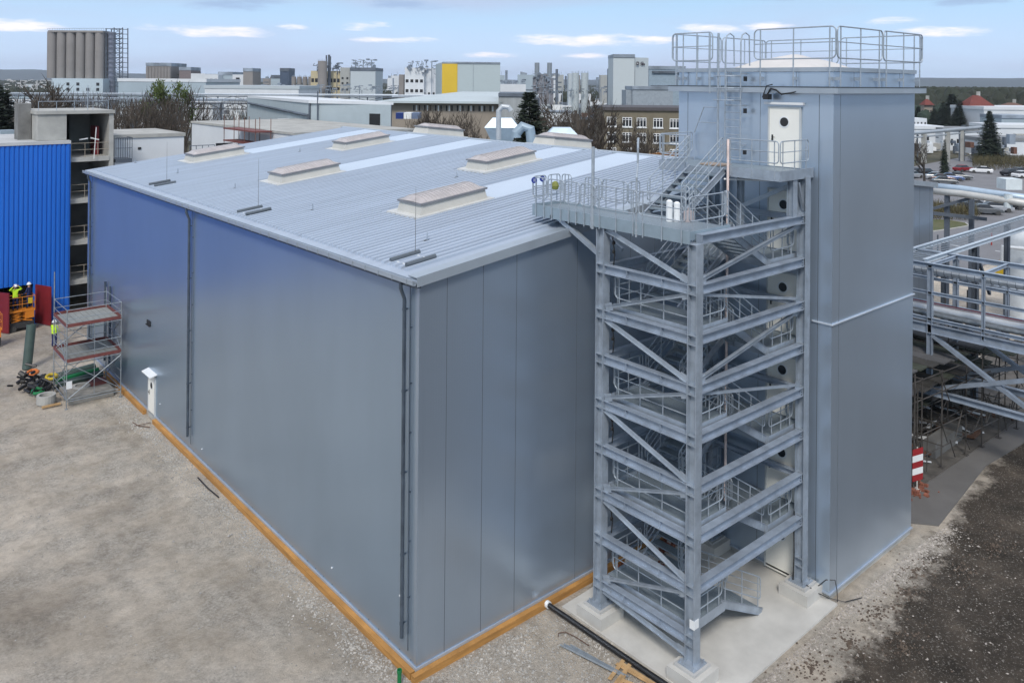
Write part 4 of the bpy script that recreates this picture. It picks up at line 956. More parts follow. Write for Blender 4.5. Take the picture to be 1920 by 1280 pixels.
J, R_, E_ = stand('up'); p1_ = person((-2.62, 46.35, 1.45), 'worker in yellow hi-vis jacket with raised arms on the orange lift', J, R_, E_, regs('up'), (0, -.01, 1.68), True, HIVIS)
J, R_, E_ = stand('fwd'); p2_ = person((-1.35, 40.5, .02), 'worker in yellow vest and white helmet standing behind the scaffold tower', J, R_, E_, regs('fwd'), (0, -.01, 1.68), True, HIVIS)
p2_.rotation_euler.z = 2.2
p3_ = person((-1.75, 46.45, 1.45), 'worker in dark clothes and white helmet on the far side of the orange lift', J, R_, E_, regs('fwd'), (0, -.01, 1.68), True, NAVY); p3_.rotation_euler.z = -2.4

# ---------------- unfinished concrete stairwell between blue hall and grey hall
cb = thing('unfinished_building', 'raw concrete building with open dark floors behind the blue hall', 'concrete building', (1.1, 48, 0))
X0c, X1c, Y0c = 1.12, 4.22, 48.0
mb = MB(); mb.box(-1.0, Y0c, 13.3, X0c, 54, 15.25); mb.box(X1c-.32, Y0c, 0, X1c, 54, 15.25); mb.box(-1.0, 53.8, 0, X1c, 54.2, 15.25)
mb.box(X0c-.2, Y0c, 0, X0c, 54, 15.3); part(mb, 'wall', CONC2, cb)
mb = MB(); mb.box(-1.1, Y0c-.12, 15.25, X1c+.06, 54.3, 15.50); part(mb, 'roof', CONC2, cb)
for z in (11.6, 8.45, 5.3, 2.3):
    mb = MB(); mb.box(X0c, Y0c-.06, z, X1c-.32, 53.8, z+.35); fl = part(mb, 'floor_slab', CONC2, cb)
    mb = MB()
    for h_ in (.55, 1.05): mb.tube([(X0c, Y0c+.1, z+.35+h_), (X1c-.32, Y0c+.1, z+.35+h_)], .022, 5)
    for x in (X0c+.15, X0c+1.1, X0c+2.0): mb.tube([(x, Y0c+.1, z+.35), (x, Y0c+.1, z+1.4)], .022, 5)
    part(mb, 'site_railing', mat('rail_tan', (.30, .27, .22), .7), cb, fl)
mb = MB(); mb.box(3.3, 49.5, 11.95, 3.55, 51.0, 14.2); part(mb, 'red_door', REDM, cb)
mb = MB(); mb.tube([(X0c+.9, 49, 13.2), (X0c+1.5, 49, 13.28)], .06, 6); mb.tube([(X0c+1.7, 49, 13.32), (X0c+2.3, 49, 13.15)], .06, 6); part(mb, 'lamp', WHITE, cb)
mb = MB()
for x in (-.9, .3, 1.5, 2.8, 3.9): mb.tube([(x, 48.3, 15.5), (x, 48.3, 16.2)], .02, 4)
mb.tube([(-.9, 48.3, 16.2), (3.9, 48.3, 16.2)], .02, 4); mb.tube([(2.6, 49, 15.5), (2.6, 49, 17.4)], .03, 4); part(mb, 'roof_railing', GALV, cb)
mb = MB(); mb.box(-1.9, 50, 0, -1.05, 51.5, 16.0); part(mb, 'stair_shaft', mat('shaft_grey', (.16, .16, .155), .85, 0, .3, 1), cb)
mb = MB(); mb.tube([(2.75, 47.7, 11.8), (2.9, 47.7, 14.2)], .03, 5); part(mb, 'prop', WHITE, cb)
t = thing('balcony_cage', 'steel balcony with tall bars beside the concrete building', 'balcony', (4.5, 48, 11))
mb = MB(); mb.box(4.4, 48, 11.35, 5.6, 49.4, 11.65); part(mb, 'floor', STEELD, t)
mb = MB()
for i in range(8): x = 4.4+i*.17; mb.tube([(x, 48, 11.65), (x, 48, 13.3)], .025, 4)
mb.tube([(4.4, 48, 13.3), (5.6, 48, 13.3)], .03, 4); mb.tube([(4.4, 48, 12.5), (5.6, 48, 12.5)], .02, 4); mb.tube([(5.6, 48, 13.3), (5.6, 49.4, 13.3)], .03, 4); part(mb, 'bars', STEELD, t)
t = thing('flat_roof_building', 'low white flat roofed building right of the concrete frame', 'building', (5, 52, 0))
mb = MB(); mb.box(5.4, 52, 0, 11.0, 60, 13.0); part(mb, 'wall', WHIT2, t)
mb = MB(); mb.box(5.3, 51.9, 13.0, 11.1, 60.1, 13.3); part(mb, 'roof_edge', CONC2, t)
mb = MB(); mb.box(7.2, 51.95, 12.0, 7.45, 51.99, 12.2); part(mb, 'wall_vent', DARK, t)
X_ = 17.0
t = thing('white_hall', 'long white hall wall sloping away behind the far roof edge', 'building', (X_, 42, 0))
mb = MB(); mb.box(X_, 43.0, 0, X_+12, 67, 13.35); part(mb, 'wall', WHIT2, t)
mb = MB(); mb.box(X_-.1, 42.9, 13.35, X_+12, 67.1, 13.55); part(mb, 'roof_edge', CONC2, t)
t = thing('scaffold_tower', 'small reddish scaffold standing against the white hall', 'scaffold', (16, 50, 9))
for x in (15.3, 16.7):
    for y in (47, 49.3, 51.6, 53.9):
        mb = MB(); mb.tube([(x, y, 8), (x, y, 14.6)], .035, 4); part(mb, 'standard', mat('rusty_tube', (.16, .08, .06), .7), t)
for z in (11.2, 12.3, 13.4):
    mb = MB(); mb.box(15.25, 46.9, z, 16.75, 54, z+.12); part(mb, 'deck', TOEB, t)
mb = MB(); mb.box(11.6, 46.2, 11.4, 13.0, 46.3, 12.7); tag(mb.build('dark_panel', DARK), 'dark square panel standing behind the far eave', 'panel')  # plain thin dark panel, its use is not known
mb = MB()
for i in range(5): mb.tube([(9.4+i*.5, 46, 11.3), (9.4+i*.5, 46, 12.6)], .03, 4)
mb.tube([(9.4, 46, 12.6), (11.4, 46, 12.6)], .03, 4); mb.tube([(9.4, 46, 12.0), (11.4, 46, 12.0)], .03, 4); tag(mb.build('guard_railing', STEELD), 'short dark railing behind the far eave beside the dark panel', 'railing')
# grey pitched hall behind the ridge
t = thing('pale_grey_hall', 'pale grey hall with dark door behind the roof ridge', 'hall', (28, 62, 0))
P0 = D(580, 195, 92); P1 = D(733, 189, 88)
gx0, gy0 = P0.x, P0.y; 
a = Vector((gx0, gy0, 0)); b = Vector((P1.x, P1.y, 0)); back = (D(464, 189, 118)-P0); back.z = 0
zt = 15.4
mb = MB(); mb.hexa([a, b, b+back, a+back, a+Vector((0, 0, zt)), b+Vector((0, 0, zt)), b+back+Vector((0, 0, zt)), a+back+Vector((0, 0, zt))]); part(mb, 'wall', mat('pale_grey_wall', (.36, .42, .45), .6, 0, .04), t)
mb = MB(); mb.hexa([a-back*.0+Vector((-.2, -.2, zt)), b+Vector((.2, -.2, zt)), b+back+Vector((0, 0, zt)), a+back+Vector((0, 0, zt)), a+Vector((-.2, -.2, zt+.35)), b+Vector((.2, -.2, zt+.3)), b+back+Vector((0, 0, zt+.3)), a+back+Vector((0, 0, zt+.3))]); part(mb, 'roof_edge', WHIT2, t)
u = (b-a); nrm_ = Vector((-u.y, u.x, 0)).normalized()*(-1)
if nrm_.dot(FW) > 0: nrm_ = -nrm_
def onw(mb, a, u, f0, f1, z0, z1, nrm_, out=.08, mi=0):
    p, q = a+u*f0, a+u*f1; mb.hexa([p+Vector((0, 0, z0)), q+Vector((0, 0, z0)), q+nrm_*out+Vector((0, 0, z0)), p+nrm_*out+Vector((0, 0, z0)), p+Vector((0, 0, z1)), q+Vector((0, 0, z1)), q+nrm_*out+Vector((0, 0, z1)), p+nrm_*out+Vector((0, 0, z1))], mi)
mb = MB(); onw(mb, a, u, .75, .875, 11.6, 14.4, nrm_); part(mb, 'door', DARK, t)
mb = MB(); onw(mb, a, u, .0, .02, 10.5, 15.4, nrm_, .15); mb.tube([a+Vector((0, 0, 14.0))+nrm_*.2, a+back*.95+Vector((-.3, -.2, 14.7))], .16, 6); mb.tube([a+Vector((0, 0, 14.0))+nrm_*.2, a+Vector((0, 0, 10))+nrm_*.2], .14, 6); part(mb, 'gutter', STEELD, t)
mb = MB(); p = a+u*.12+nrm_*.2; mb.tube([p+Vector((0, 0, 12.2)), p+Vector((0, 0, 16.8))], .08, 5); part(mb, 'vent_mast', STEELD, t)
mb = MB(); mb.bar(D(733, 247, 80), D(812, 256, 74), .4, .9); tag(mb.build('parapet_wall', STEELD), 'low dark parapet behind the ridge right of the pale grey hall', 'parapet')
mb = MB(); wv = back*.3+a-Vector((1.5, 1, 0)); mb.box(wv.x, wv.y, 12.2, wv.x+2, wv.y+.6, 13.3); tag(mb.build('air_conditioner', WHITE), 'white air unit on the left wall of the pale grey hall', 'air unit')

# ---------------- ventilation hoods beyond the ridge
def hood(px0, px1, yt, ye, yb, dep, label):
    A_ = D(px0, ye, dep); B_ = D(px1, ye, dep); w_ = (B_-A_).length; c = (A_+B_)/2; c = c+FW*w_*.4; z1 = D(px0, yt, dep).z; z0 = D(px0, ye, dep).z; zb_ = D(px0, yb, dep).z
    t = thing('vent_hood', label, 'ventilation hood', (c.x, c.y, zb_), 'ventilation hoods behind the ridge')
    def rq(s_, z): return [c+RT*(sx*w_*s_/2)+FW*(sy*w_*s_*.35)+Vector((0, 0, z-c.z)) for sx, sy in ((-1, -1), (1, -1), (1, 1), (-1, 1))]
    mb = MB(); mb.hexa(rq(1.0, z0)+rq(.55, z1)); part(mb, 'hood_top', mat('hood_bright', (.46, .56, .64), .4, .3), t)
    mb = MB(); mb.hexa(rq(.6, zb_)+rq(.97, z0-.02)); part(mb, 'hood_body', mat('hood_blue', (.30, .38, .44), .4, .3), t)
    return t
hood(908, 974, 222, 240, 266, 70, 'larger pale blue ventilation hood behind the ridge')
hood(1024, 1085, 240, 254, 276, 70, 'smaller pale blue ventilation hood right of the spruce')
mb = MB(); q0 = D(935, 262, 66); q1 = D(935, 208, 66); mb.tube([q0, q1, q1+RT*.3+UP*.35, q1+RT*.8+UP*.3, q1+RT*1.0], .22, 10); tag(mb.build('vent_pipe', mat('vent_grey', (.42, .45, .47), .5, .3)), 'thin grey vent pipe with bent top before the large hood', 'vent pipe')
mb = MB(); q0 = D(968, 258, 66); mb.tube([q0, q0+UP*.35, q0+RT*.5+UP*.9, q0+RT*1.1+UP*.7, q0+RT*1.25-UP*.4], .42, 12); tag(mb.build('duct_bend', mat('hood_blue', (0, 0, 0))), 'round duct bend right of the large ventilation hood', 'duct')

# =================================================================== TREES
def twigs(mb, fn, n, l0, l1, w_, mi=0):
    for _ in range(n):
        p, d = fn(); L_ = U(l0, l1); d = d.normalized(); q = d.cross(Vector((U(-1, 1), U(-1, 1), U(-1, 1)))).normalized()*w_; e_ = p+d*L_
        mb.add([p-q, p+q, e_+Vector((0, 0, U(-.1, .1)*L_))], [(0, 1, 2)], mi)
def bare_tree_meshes(seed, h=10.0, spread=.45):
    st_ = random.getstate(); random.seed(seed); tr = MB(); cw = MB()
    def grow(p, d, r, L_, lev):
        n = 4; pts = [p]; q = p
        for i in range(n):
            d = (d+Vector((U(-1, 1), U(-1, 1), U(-.3, .6)))*.16).normalized(); q = q+d*L_/n; pts.append(q)
        (tr if lev == 0 else cw).tube(pts, r, 6 if lev < 2 else 3, r2=r*.55, caps=False)
        if lev >= 4:
            twigs(cw, lambda: (random.choice(pts), (d+Vector((U(-1, 1), U(-1, 1), U(-.4, .9))))), 7, L_*.4, L_*1.0, .032*h/10); return
        k = 3 if lev else 5
        for i in range(k):
            bpt = pts[-1] if i < 2 else pts[random.randint(2, n)]
            a = U(0, 6.28); nd_ = (d*(.75)+Vector((math.cos(a), math.sin(a), U(-.05, .5)))*spread*1.35).normalized()
            grow(bpt, nd_, r*.56, L_*U(.62, .8), lev+1)
    grow(Vector((0, 0, 0)), Vector((0, 0, 1)), .03*h, h*.30, 0); random.setstate(st_)
    a = tr.build('trunk', BARK); b = cw.build('crown', TWIG); ms = (a.data, b.data)
    bpy.data.objects.remove(a); bpy.data.objects.remove(b); return ms
BT = [bare_tree_meshes(3), bare_tree_meshes(11, 10, .55), bare_tree_meshes(23, 10, .38)]
def conifer_meshes(seed, h=12.0, w_=2.9, dens=1.0, drop=-.25):
    st_ = random.getstate(); random.seed(seed); tr = MB(); cw = MB(); tr.tube([(0, 0, 0), (0, 0, h*.97)], h*.016, 7, r2=.02)
    k = int(54*dens)
    for i in range(k):
        f = (i+.5)/k; z = h*(.07+.92*f); R = w_*(1-f)**.8*U(.78, 1.1)+.12
        nb = int(12-3*f)
        for j in range(nb):
            if random.random() < .08: continue
            a = U(0, 6.28); Lb = R*U(.7, 1.1); d = Vector((math.cos(a), math.sin(a), drop+.5*f)).normalized()
            p0 = Vector((0, 0, z)); 
            for s_ in range(int(8+16*(1-f))):
                t_ = U(.15, 1.0); p = p0+d*Lb*t_+Vector((0, 0, -.12*t_*t_*Lb)); ss = (.22+.42*(1-t_))*(.6+.5*(1-f))*h/12
                q1 = Vector((-d.y, d.x, 0)); e1 = q1*U(-1, 1)*ss*1.2+d*U(.2, 1)*ss+Vector((0, 0, U(-.5, .15)*ss)); e2 = q1*U(-1, 1)*ss*1.2+d*U(-.2, .9)*ss+Vector((0, 0, U(-.6, .1)*ss))
                cw.add([p, p+e1, p+e2], [(0, 1, 2)])
    random.setstate(st_); a = tr.build('trunk', BARK); b = cw.build('crown', NEED); ms = (a.data, b.data)
    bpy.data.objects.remove(a); bpy.data.objects.remove(b); return ms
CT = [conifer_meshes(5, 12, 2.9, 1.7), conifer_meshes(9, 12, 2.2, 1.0, -.35), conifer_meshes(17, 12, 3.4, .62, .05)]
def tree(ms, name, px, ytop, dep, label, group=None, z0=0.0, wsc=1.0, cat='tree'):
    p = D(px, 156, dep); top = D(px, ytop, dep).z; base_h = max(v.co.z for v in ms[1].vertices) if not hasattr(tree, str(id(ms))) else None
    s_ = (top-z0)/base_h; t = thing(name, label, cat, (p.x, p.y, z0), group)
    for nm_, me in zip(('trunk', 'crown'), ms): o = bpy.data.objects.new(nm_, me); COL.objects.link(o); o.parent = t
    t.scale = (s_*wsc, s_*wsc, s_); t.rotation_euler.z = U(0, 6.28); return t
tree(CT[0], 'spruce_tree', 993, 172, 88, 'tall dark spruce standing between the two ventilation hoods', wsc=1.45)
tree(CT[0], 'spruce_tree', 1856, 208, 192, 'tall ragged spruce beside the car park on the right', wsc=1.5)
for i, (px, yt, dep, lb) in enumerate(((1058, 168, 115, 'broad bare tree right of the spruce'), (1103, 172, 80, 'bare tree left of the brown apartment block'), (1128, 182, 84, 'bushy bare tree touching the brown apartment block'), (1168, 208, 90, 'bare tree in front of the brown apartment block'),
    (1242, 232, 78, 'small bare tree near the tower before the apartment block'), (805, 190, 110, 'bare tree in front of the long tan building, left one'), (845, 196, 112, 'bare tree in front of the long tan building, middle one'), (880, 200, 116, 'bare tree in front of the long tan building, right one'),
    (94, 136, 92, 'large bare tree before the white base of the silos'), (20, 160, 96, 'spreading bare tree at the far left edge'), (300, 150, 100, 'bare tree carrying mistletoe left of the pale sheds'), (342, 140, 102, 'taller bare tree carrying mistletoe'), (1735, 255, 150, 'small bare tree right of the tower by the footpath'))):
    t = tree(BT[i % 3], 'bare_tree', px, yt, dep, lb, 'bare winter trees', wsc=(.8, .55, .6, .55, .5, .6, .6, .6, .8, .8, .6, .6, .8)[i])
    if 'mistletoe' in lb:
        top = (D(px, yt, dep).z); s_ = t.scale.z
        mb = MB()
        for k in range(4):
            c = Vector((U(-1.3, 1.3), U(-1.3, 1.3), U(6.2, 8.4)))
            twigs(mb, lambda: (c+Vector((random.gauss(0, .28), random.gauss(0, .28), random.gauss(0, .28))), Vector((U(-1, 1), U(-1, 1), U(-1, 1)))), 160, .15, .35, .06)
        o = mb.build('mistletoe', mat('mistletoe_green', (.07, .10, .02), .9, 0, .3)); o.parent = t
CL = ['dark conifer at the left of the dense clump before the red roofed house', 'tallest dark conifer of the clump before the red roofed house', 'dark conifer in the middle of the clump before the red roofed house', 'dark conifer nearest the red roofed house', 'low dark conifer at the left foot of the clump', 'dark conifer at the right end of the clump', 'front left conifer of the clump above the white building', 'front middle conifer of the clump above the white building', 'front right conifer of the clump above the white building', 'dark conifer just right of the tower below the forest', 'second dark conifer from the tower below the forest', 'dark pine at the left edge beside the concrete shaft', 'dark pine cut by the left edge']
for i, (px, yt, dep) in enumerate(((1768, 192, 310), (1785, 176, 315), (1800, 188, 305), (1815, 198, 312), (1752, 203, 320), (1828, 203, 308), (1775, 206, 300), (1795, 203, 302), (1812, 208, 304), (1722, 200, 340), (1738, 210, 336), (5, 168, 92), (-8, 158, 90))):
    tree(CT[(i+1) % 2], 'conifer', px, yt, dep, CL[i], 'dark conifer clump on the right' if i < 9 else ('conifers right of the tower' if i < 11 else 'pines at the left edge'), wsc=2.3 if i < 11 else 1.5)
tree(CT[1], 'conifer', 1772, 262, 165, 'small conifer in front of the white building on the right', wsc=1.0)
# brown thicket behind the concrete frame (one mass)
mb = MB()
def thick(px0, px1, dep0, dep1, yt, n, l0=.6, l1=2.2):
    for _ in range(n):
        dep = U(dep0, dep1); px = U(px0, px1); p = D(px, 156, dep); zt_ = D(px, yt, dep).z*U(.86, 1.04); z = zt_*(1-U(0, 1)**1.6*.75)
        twigs(mb, lambda: (Vector((p.x, p.y, z)), Vector((U(-.5, .5), U(-.5, .5), 1))), 1, l0, l1, .035)
thick(212, 352, 88, 100, 204, 5200); thick(352, 470, 118, 135, 200, 1500); thick(60, 215, 120, 150, 186, 2600); thick(-20, 75, 100, 130, 200, 2000)
thick(760, 900, 105, 116, 232, 1500); thick(1085, 1280, 95, 104, 262, 600); thick(1050, 1240, 128, 150, 212, 2200); thick(1020, 1075, 100, 120, 232, 600)
tag(mb.build('thicket', TWIG), 'leafless brown thicket and shrubs behind the hall', 'shrubs', kind='stuff')
mb = MB()
def thick2(px0, px1, d0, d1, yt, n): 
    for _ in range(n):
        dep = U(d0, d1); px = U(px0, px1); p = D(px, 156, dep); zt_ = max(.6, D(px, yt, dep).z)*U(.6, 1.0); twigs(mb, lambda: (Vector((p.x, p.y, U(0, .8)*zt_)), Vector((U(-.7, .7), U(-.7, .7), 1))), 1, .5, 1.6, .05)
thick2(1825, 1970, 174, 196, 289, 3600); thick2(1745, 1835, 108, 120, 384, 1300)
tag(mb.build('hedge', mat('hedge_brown', (.075, .065, .03), .9, 0, .4, .5)), 'low brown hedge along the car park', 'hedge', kind='stuff')

# =================================================================== FAR PLANT
def block(mb, px0, px1, yt, dep, thick_, z0=0.0, mi=0, dz=0, dep1=None):
    a = D(px0, yt, dep); b = D(px1, yt, dep1 or dep); zt_ = a.z+dz; a = Vector((a.x, a.y, 0)); b = Vector((b.x, b.y, 0)); f = FW*thick_
    c = [a, b, b+f, a+f]; mb.hexa([q+UP*z0 for q in c]+[q+UP*zt_ for q in c], mi); return a, b, zt_
def simple(name, label, cat, px0, px1, yt, dep, thick_, m, roof=None, wins=None, group=None, dep1=None):
    c = D((px0+px1)/2, 156, dep); t = thing(name, label, cat, (c.x, c.y, 0), group)
    mb = MB(); a, b, zt_ = block(mb, px0, px1, yt, dep, thick_, dep1=dep1); part(mb, 'wall', m, t)
    if roof is not None:
        mb = MB(); e_ = (b-a)*.01; f = FW*thick_; q = [a-e_-FW*.3, b+e_-FW*.3, b+e_+f, a-e_+f]; mb.hexa([k+UP*zt_ for k in q]+[k+UP*(zt_+dep*.004) for k in q]); part(mb, 'roof', roof, t)
    if wins:
        rows, cols, col_m, fh, fw_ = wins
        nr = len(rows)
        for (z0, z1) in rows:
            for i in range(cols):
                f0 = (i+.5-fw_/2)/cols; mb = MB(); onw(mb, a, b-a, f0, f0+fw_/cols, z0*zt_, z1*zt_, -FW, .15); part(mb, 'window', col_m, t)
    return t, a, b, zt_
# silo block with lattice tower
dS = 520
c = D(142, 156, dS); t = thing('silo_block', 'row of six tall grey concrete silos with lattice tower on the left horizon', 'silos', (c.x, c.y, 0))
for i in range(6):
    px = 98+i*17.9; p = D(px, 60, dS); rr = 2.85; mb = MB(); mb.cyl(p.x, p.y, 18.5, p.z, rr, 24); part(mb, 'silo', SILO, t, smooth=False)
    for row in (1,): q = p+FW*6.2; mb = MB(); mb.cyl(q.x, q.y, 18.5, p.z, rr, 16); part(mb, 'silo', SILO, t)
mb = MB(); block(mb, 90, 193, 57, dS-3, 12, z0=D(90, 61, dS).z); part(mb, 'gallery', SILO, t)
mb = MB()
for i in range(24):
    p = D(89+i*4.6, 57, dS-3); mb.tube([p, p+UP*1.1], .08, 3)
mb.tube([D(89, 53.5, dS-3), D(195, 53.5, dS-3)], .1, 3); part(mb, 'roof_railing', STEELD, t)
mb = MB(); a, b, z_ = block(mb, 97, 193, 147, dS-8, 22); part(mb, 'base_building', mat('base_pale', (.42, .50, .55), .7, 0, .05), t)
for r_, cols in ((.60, (3, 5, 9)), (.42, (1, 3, 5, 7, 9))):
    for cc in cols: mb = MB(); onw(mb, a, b-a, cc/10.3, cc/10.3+.055, z_*(r_+.16), z_*(r_+.26), -FW, .2); part(mb, 'window', DARK, t)
mb = MB(); xs = [199, 214, 230]
for px in xs:
    for f in (0, 7): mb.tube([D(px, 52 if px > 200 else 54, dS)+FW*f, D(px, 175, dS)+FW*f], .35, 4)
for k in range(13):
    y = 54+k*9
    for f in (0, 7): mb.tube([D(197, y, dS)+FW*f, D(231, y+.3, dS)+FW*f], .22, 3)
    if k < 12:
        mb.tube([D(214, y, dS), D(230, y+9, dS)], .18, 3); mb.tube([D(230, y, dS), D(214, y+9, dS)], .18, 3)
part(mb, 'lattice_tower', STEELD, t)
mb = MB(); p = D(206, 60, dS)+FW*3; mb.cyl(p.x, p.y, 0, p.z, 2.3, 12); part(mb, 'inner_silo', mat('inner_blue', (.16, .18, .24), .6), t)
simple('warehouse', 'pale blue warehouse right of the silo block', 'warehouse', 222, 386, 153, 480, 60, PALEB, WHIT2)
simple('warehouse', 'long white roofed warehouse at centre left', 'warehouse', 384, 560, 166, 380, 40, WHIT2, PALE)
simple('silo_cluster', 'cluster of small pale silos with rail on top', 'silos', 274, 321, 124, 640, 30, SILO, STEELM)
for i in range(8):
    p = D(277+i*5.8, 126, 636); mb = MB(); mb.cyl(p.x, p.y, 0, p.z, 1.35, 10); tag(mb.build('small_silo', SILO), ['first', 'second', 'third', 'fourth', 'fifth', 'sixth', 'seventh', 'last'][i]+' small pale silo from the left in the cluster right of the silo block', 'silo', 'small silos in the far cluster')
simple('silo_cluster', 'small dark silo group with antennas behind the mistletoe trees', 'silos', 336, 358, 132, 640, 20, mat('silo_brownish', (.17, .14, .14), .8), STEELM)
wn = lambda r_, c_, f=.5: (r_, c_, DARK, 0, f)
simple('plant_building', 'stepped cream plant building left of the pale blue one', 'plant building', 358, 384, 138, 600, 30, WHIT2, None, wn([(.5, .58), (.7, .78)], 4))
simple('plant_building', 'white plant building with window rows left of the grey tower', 'plant building', 384, 409, 140, 600, 30, WHIT2, None, wn([(.38, .45), (.58, .66), (.78, .86)], 3, .6))
simple('plant_building', 'pale blue plant building between white building and grey tower', 'plant building', 409, 436, 141, 610, 30, PALEB, STEELM)
simple('plant_building', 'narrow white building with stacked dark windows left of grey tower', 'plant building', 436, 456, 140, 590, 25, WHIT2, None, wn([(.3, .38), (.48, .55), (.64, .72), (.80, .9)], 1, .35))
simple('grey_tower', 'plain grey brown concrete tower on the centre left horizon', 'tower', 456, 474, 134, 560, 18, SILO, STEELM)
simple('dark_tower', 'dark blue grey tower with railings and side vents', 'tower', 525, 542, 134, 600, 16, mat('blue_black', (.05, .075, .12), .6), STEELD)
simple('low_plant', 'low bluish building left of the dark tower', 'building', 508, 525, 147, 600, 18, PALEB, STEELD)
for i in range(4):
    p = D(551+i*10.5, 144, 560); t = thing('small_silo', ['first', 'second', 'third', 'fourth'][i]+' from the left of four brown silos right of the dark tower', 'silo', (p.x, p.y, 0), 'four brown silos in a row'); mb = MB(); mb.cyl(p.x, p.y, 0, p.z, 1.6, 14); part(mb, 'shell', SILO, t); mb = MB(); mb.tube([(p.x-1.5, p.y, p.z+.6), (p.x+1.5, p.y, p.z+.6)], .12, 3); mb.tube([(p.x, p.y, p.z), (p.x, p.y, p.z+1.8)], .1, 3); part(mb, 'top_rail', GALV, t)
# process plant in the middle
p = D(605, 115, 520); t = thing('tall_silo', 'tall grey silo standing on legs before the process plant', 'silo', (p.x, p.y, 0))
mb = MB(); mb.lathe(p.x, p.y, [(3.0, 13.5), (3.0, p.z), (0, p.z+.3)], 20); mb.lathe(p.x, p.y, [(1.0, 10), (3.0, 13.5)], 20); part(mb, 'shell', SILO, t)
for a in range(5): mb = MB(); mb.tube([(p.x+2.4*math.cos(a*1.256), p.y+2.4*math.sin(a*1.256), 0), (p.x+2.8*math.cos(a*1.256), p.y+2.8*math.sin(a*1.256), 13.6)], .25, 4); part(mb, 'leg', STEELD, t)
mb = MB()
for a in range(9): mb.tube([(p.x+3*math.cos(a*.7), p.y+3*math.sin(a*.7), p.z), (p.x+3*math.cos(a*.7), p.y+3*math.sin(a*.7), p.z+1.4)], .1, 3)
part(mb, 'top_railing', GALV, t)
for px, yt, r_ in ((612, 104, .5), (617, 103, .75), (620, 106, .3)): q = D(px, yt, 525); mb = MB(); mb.cyl(q.x, q.y, 0, q.z, r_, 8); tag(mb.build('chimney', STEELD), {.5: 'left', .75: 'thickest middle', .3: 'thinnest right'}[r_]+' dark chimney beside the tall silo', 'chimney', 'slim chimneys beside the tall silo')
def clutter(name, label, px0, px1, y0, y1, dep, n, m, dd=10, cat='plant steelwork', seed=1):
    stt = random.getstate(); random.seed(seed); mb = MB()
    for _ in range(n):
        px = U(px0, px1); y = U(y0, y1); p = D(px, y, dep)+FW*U(0, dd); k = random.random(); s_ = dep/1524
        if k < .35: mb.tube([p, p+RT*U(-9, 9)*s_], .35*s_+.1, 4)
        elif k < .6: mb.tube([p-UP*U(2, 7)*s_, p], .5*s_+.1, 4)
        elif k < .8: q = p+RT*U(1, 5)*s_+FW*2+UP*U(1, 4)*s_; mb.box(min(p.x, q.x), min(p.y, q.y), p.z, max(p.x, q.x), max(p.y, q.y), q.z)
        else: mb.tube([p, p+RT*U(-4, 4)*s_-UP*U(2, 6)*s_], .4*s_+.08, 4)
    for k in range(3):
        px = px0+(px1-px0)*(k+.5)/3; mb.tube([D(px, y0, dep)+FW*dd/2, Vector((D(px, y0, dep).x, D(px, y0, dep).y, 0))+FW*dd/2], .3, 4)
    random.setstate(stt); return tag(mb.build(name, m), label, cat)
simple('process_building', 'pale yellow banded process building behind the tall silo', 'plant building', 583, 638, 133, 530, 30, mat('cream_render', (.48, .42, .27), .8), None, wn([(.70, .80), (.5, .57)], 8, .7))
simple('process_building', 'pale concrete block with dark openings in the process plant', 'plant building', 638, 656, 127, 525, 22, mat('pale_concrete', (.33, .34, .33), .8), None, wn([(.45, .5), (.6, .65), (.72, .77)], 2, .4))
simple('process_building', 'large grey blank building with pipework on its roof', 'plant building', 657, 704, 133, 520, 30, PALE, STEELD)
clutter('roof_pipework', 'tangle of grey ducts on top of the grey blank building', 657, 702, 112, 133, 521, 90, STEELM, 8, seed=4)
clutter('roof_pipework', 'dark pipework on the cream process building roof', 588, 638, 118, 134, 526, 60, STEELD, 8, seed=5)
clutter('pipe_area', 'low pale pipework and tanks before the process plant', 560, 780, 160, 172, 470, 120, STEELM, 14, seed=6)
clutter('pipe_area', 'low plant clutter along the left horizon', 0, 95, 150, 172, 600, 110, mat('white_clutter', (.5, .5, .5), .7), 30, seed=7)
clutter('pipe_area', 'mixed pipes and vents between the towers left of centre', 470, 560, 158, 168, 480, 80, STEELM, 14, seed=8)
# white plant left of the yellow hall
simple('small_silo', 'short grey silo at the left of the white plant', 'silo', 748, 757, 140, 420, 8, SILO)
simple('white_plant', 'white stepped plant building left of the yellow panelled hall', 'plant building', 759, 795, 127, 420, 20, WHIT2, None, wn([(.3, .36), (.5, .56), (.7, .76)], 4, .6))
simple('white_plant', 'lower white plant building touching the yellow panelled hall', 'plant building', 774, 818, 128, 425, 22, WHIT2, None, wn([(.40, .5)], 5, .4))
clutter('roof_pipework', 'pale vents and ducts on the white plant', 762, 818, 114, 140, 418, 60, STEELM, 6, seed=9)
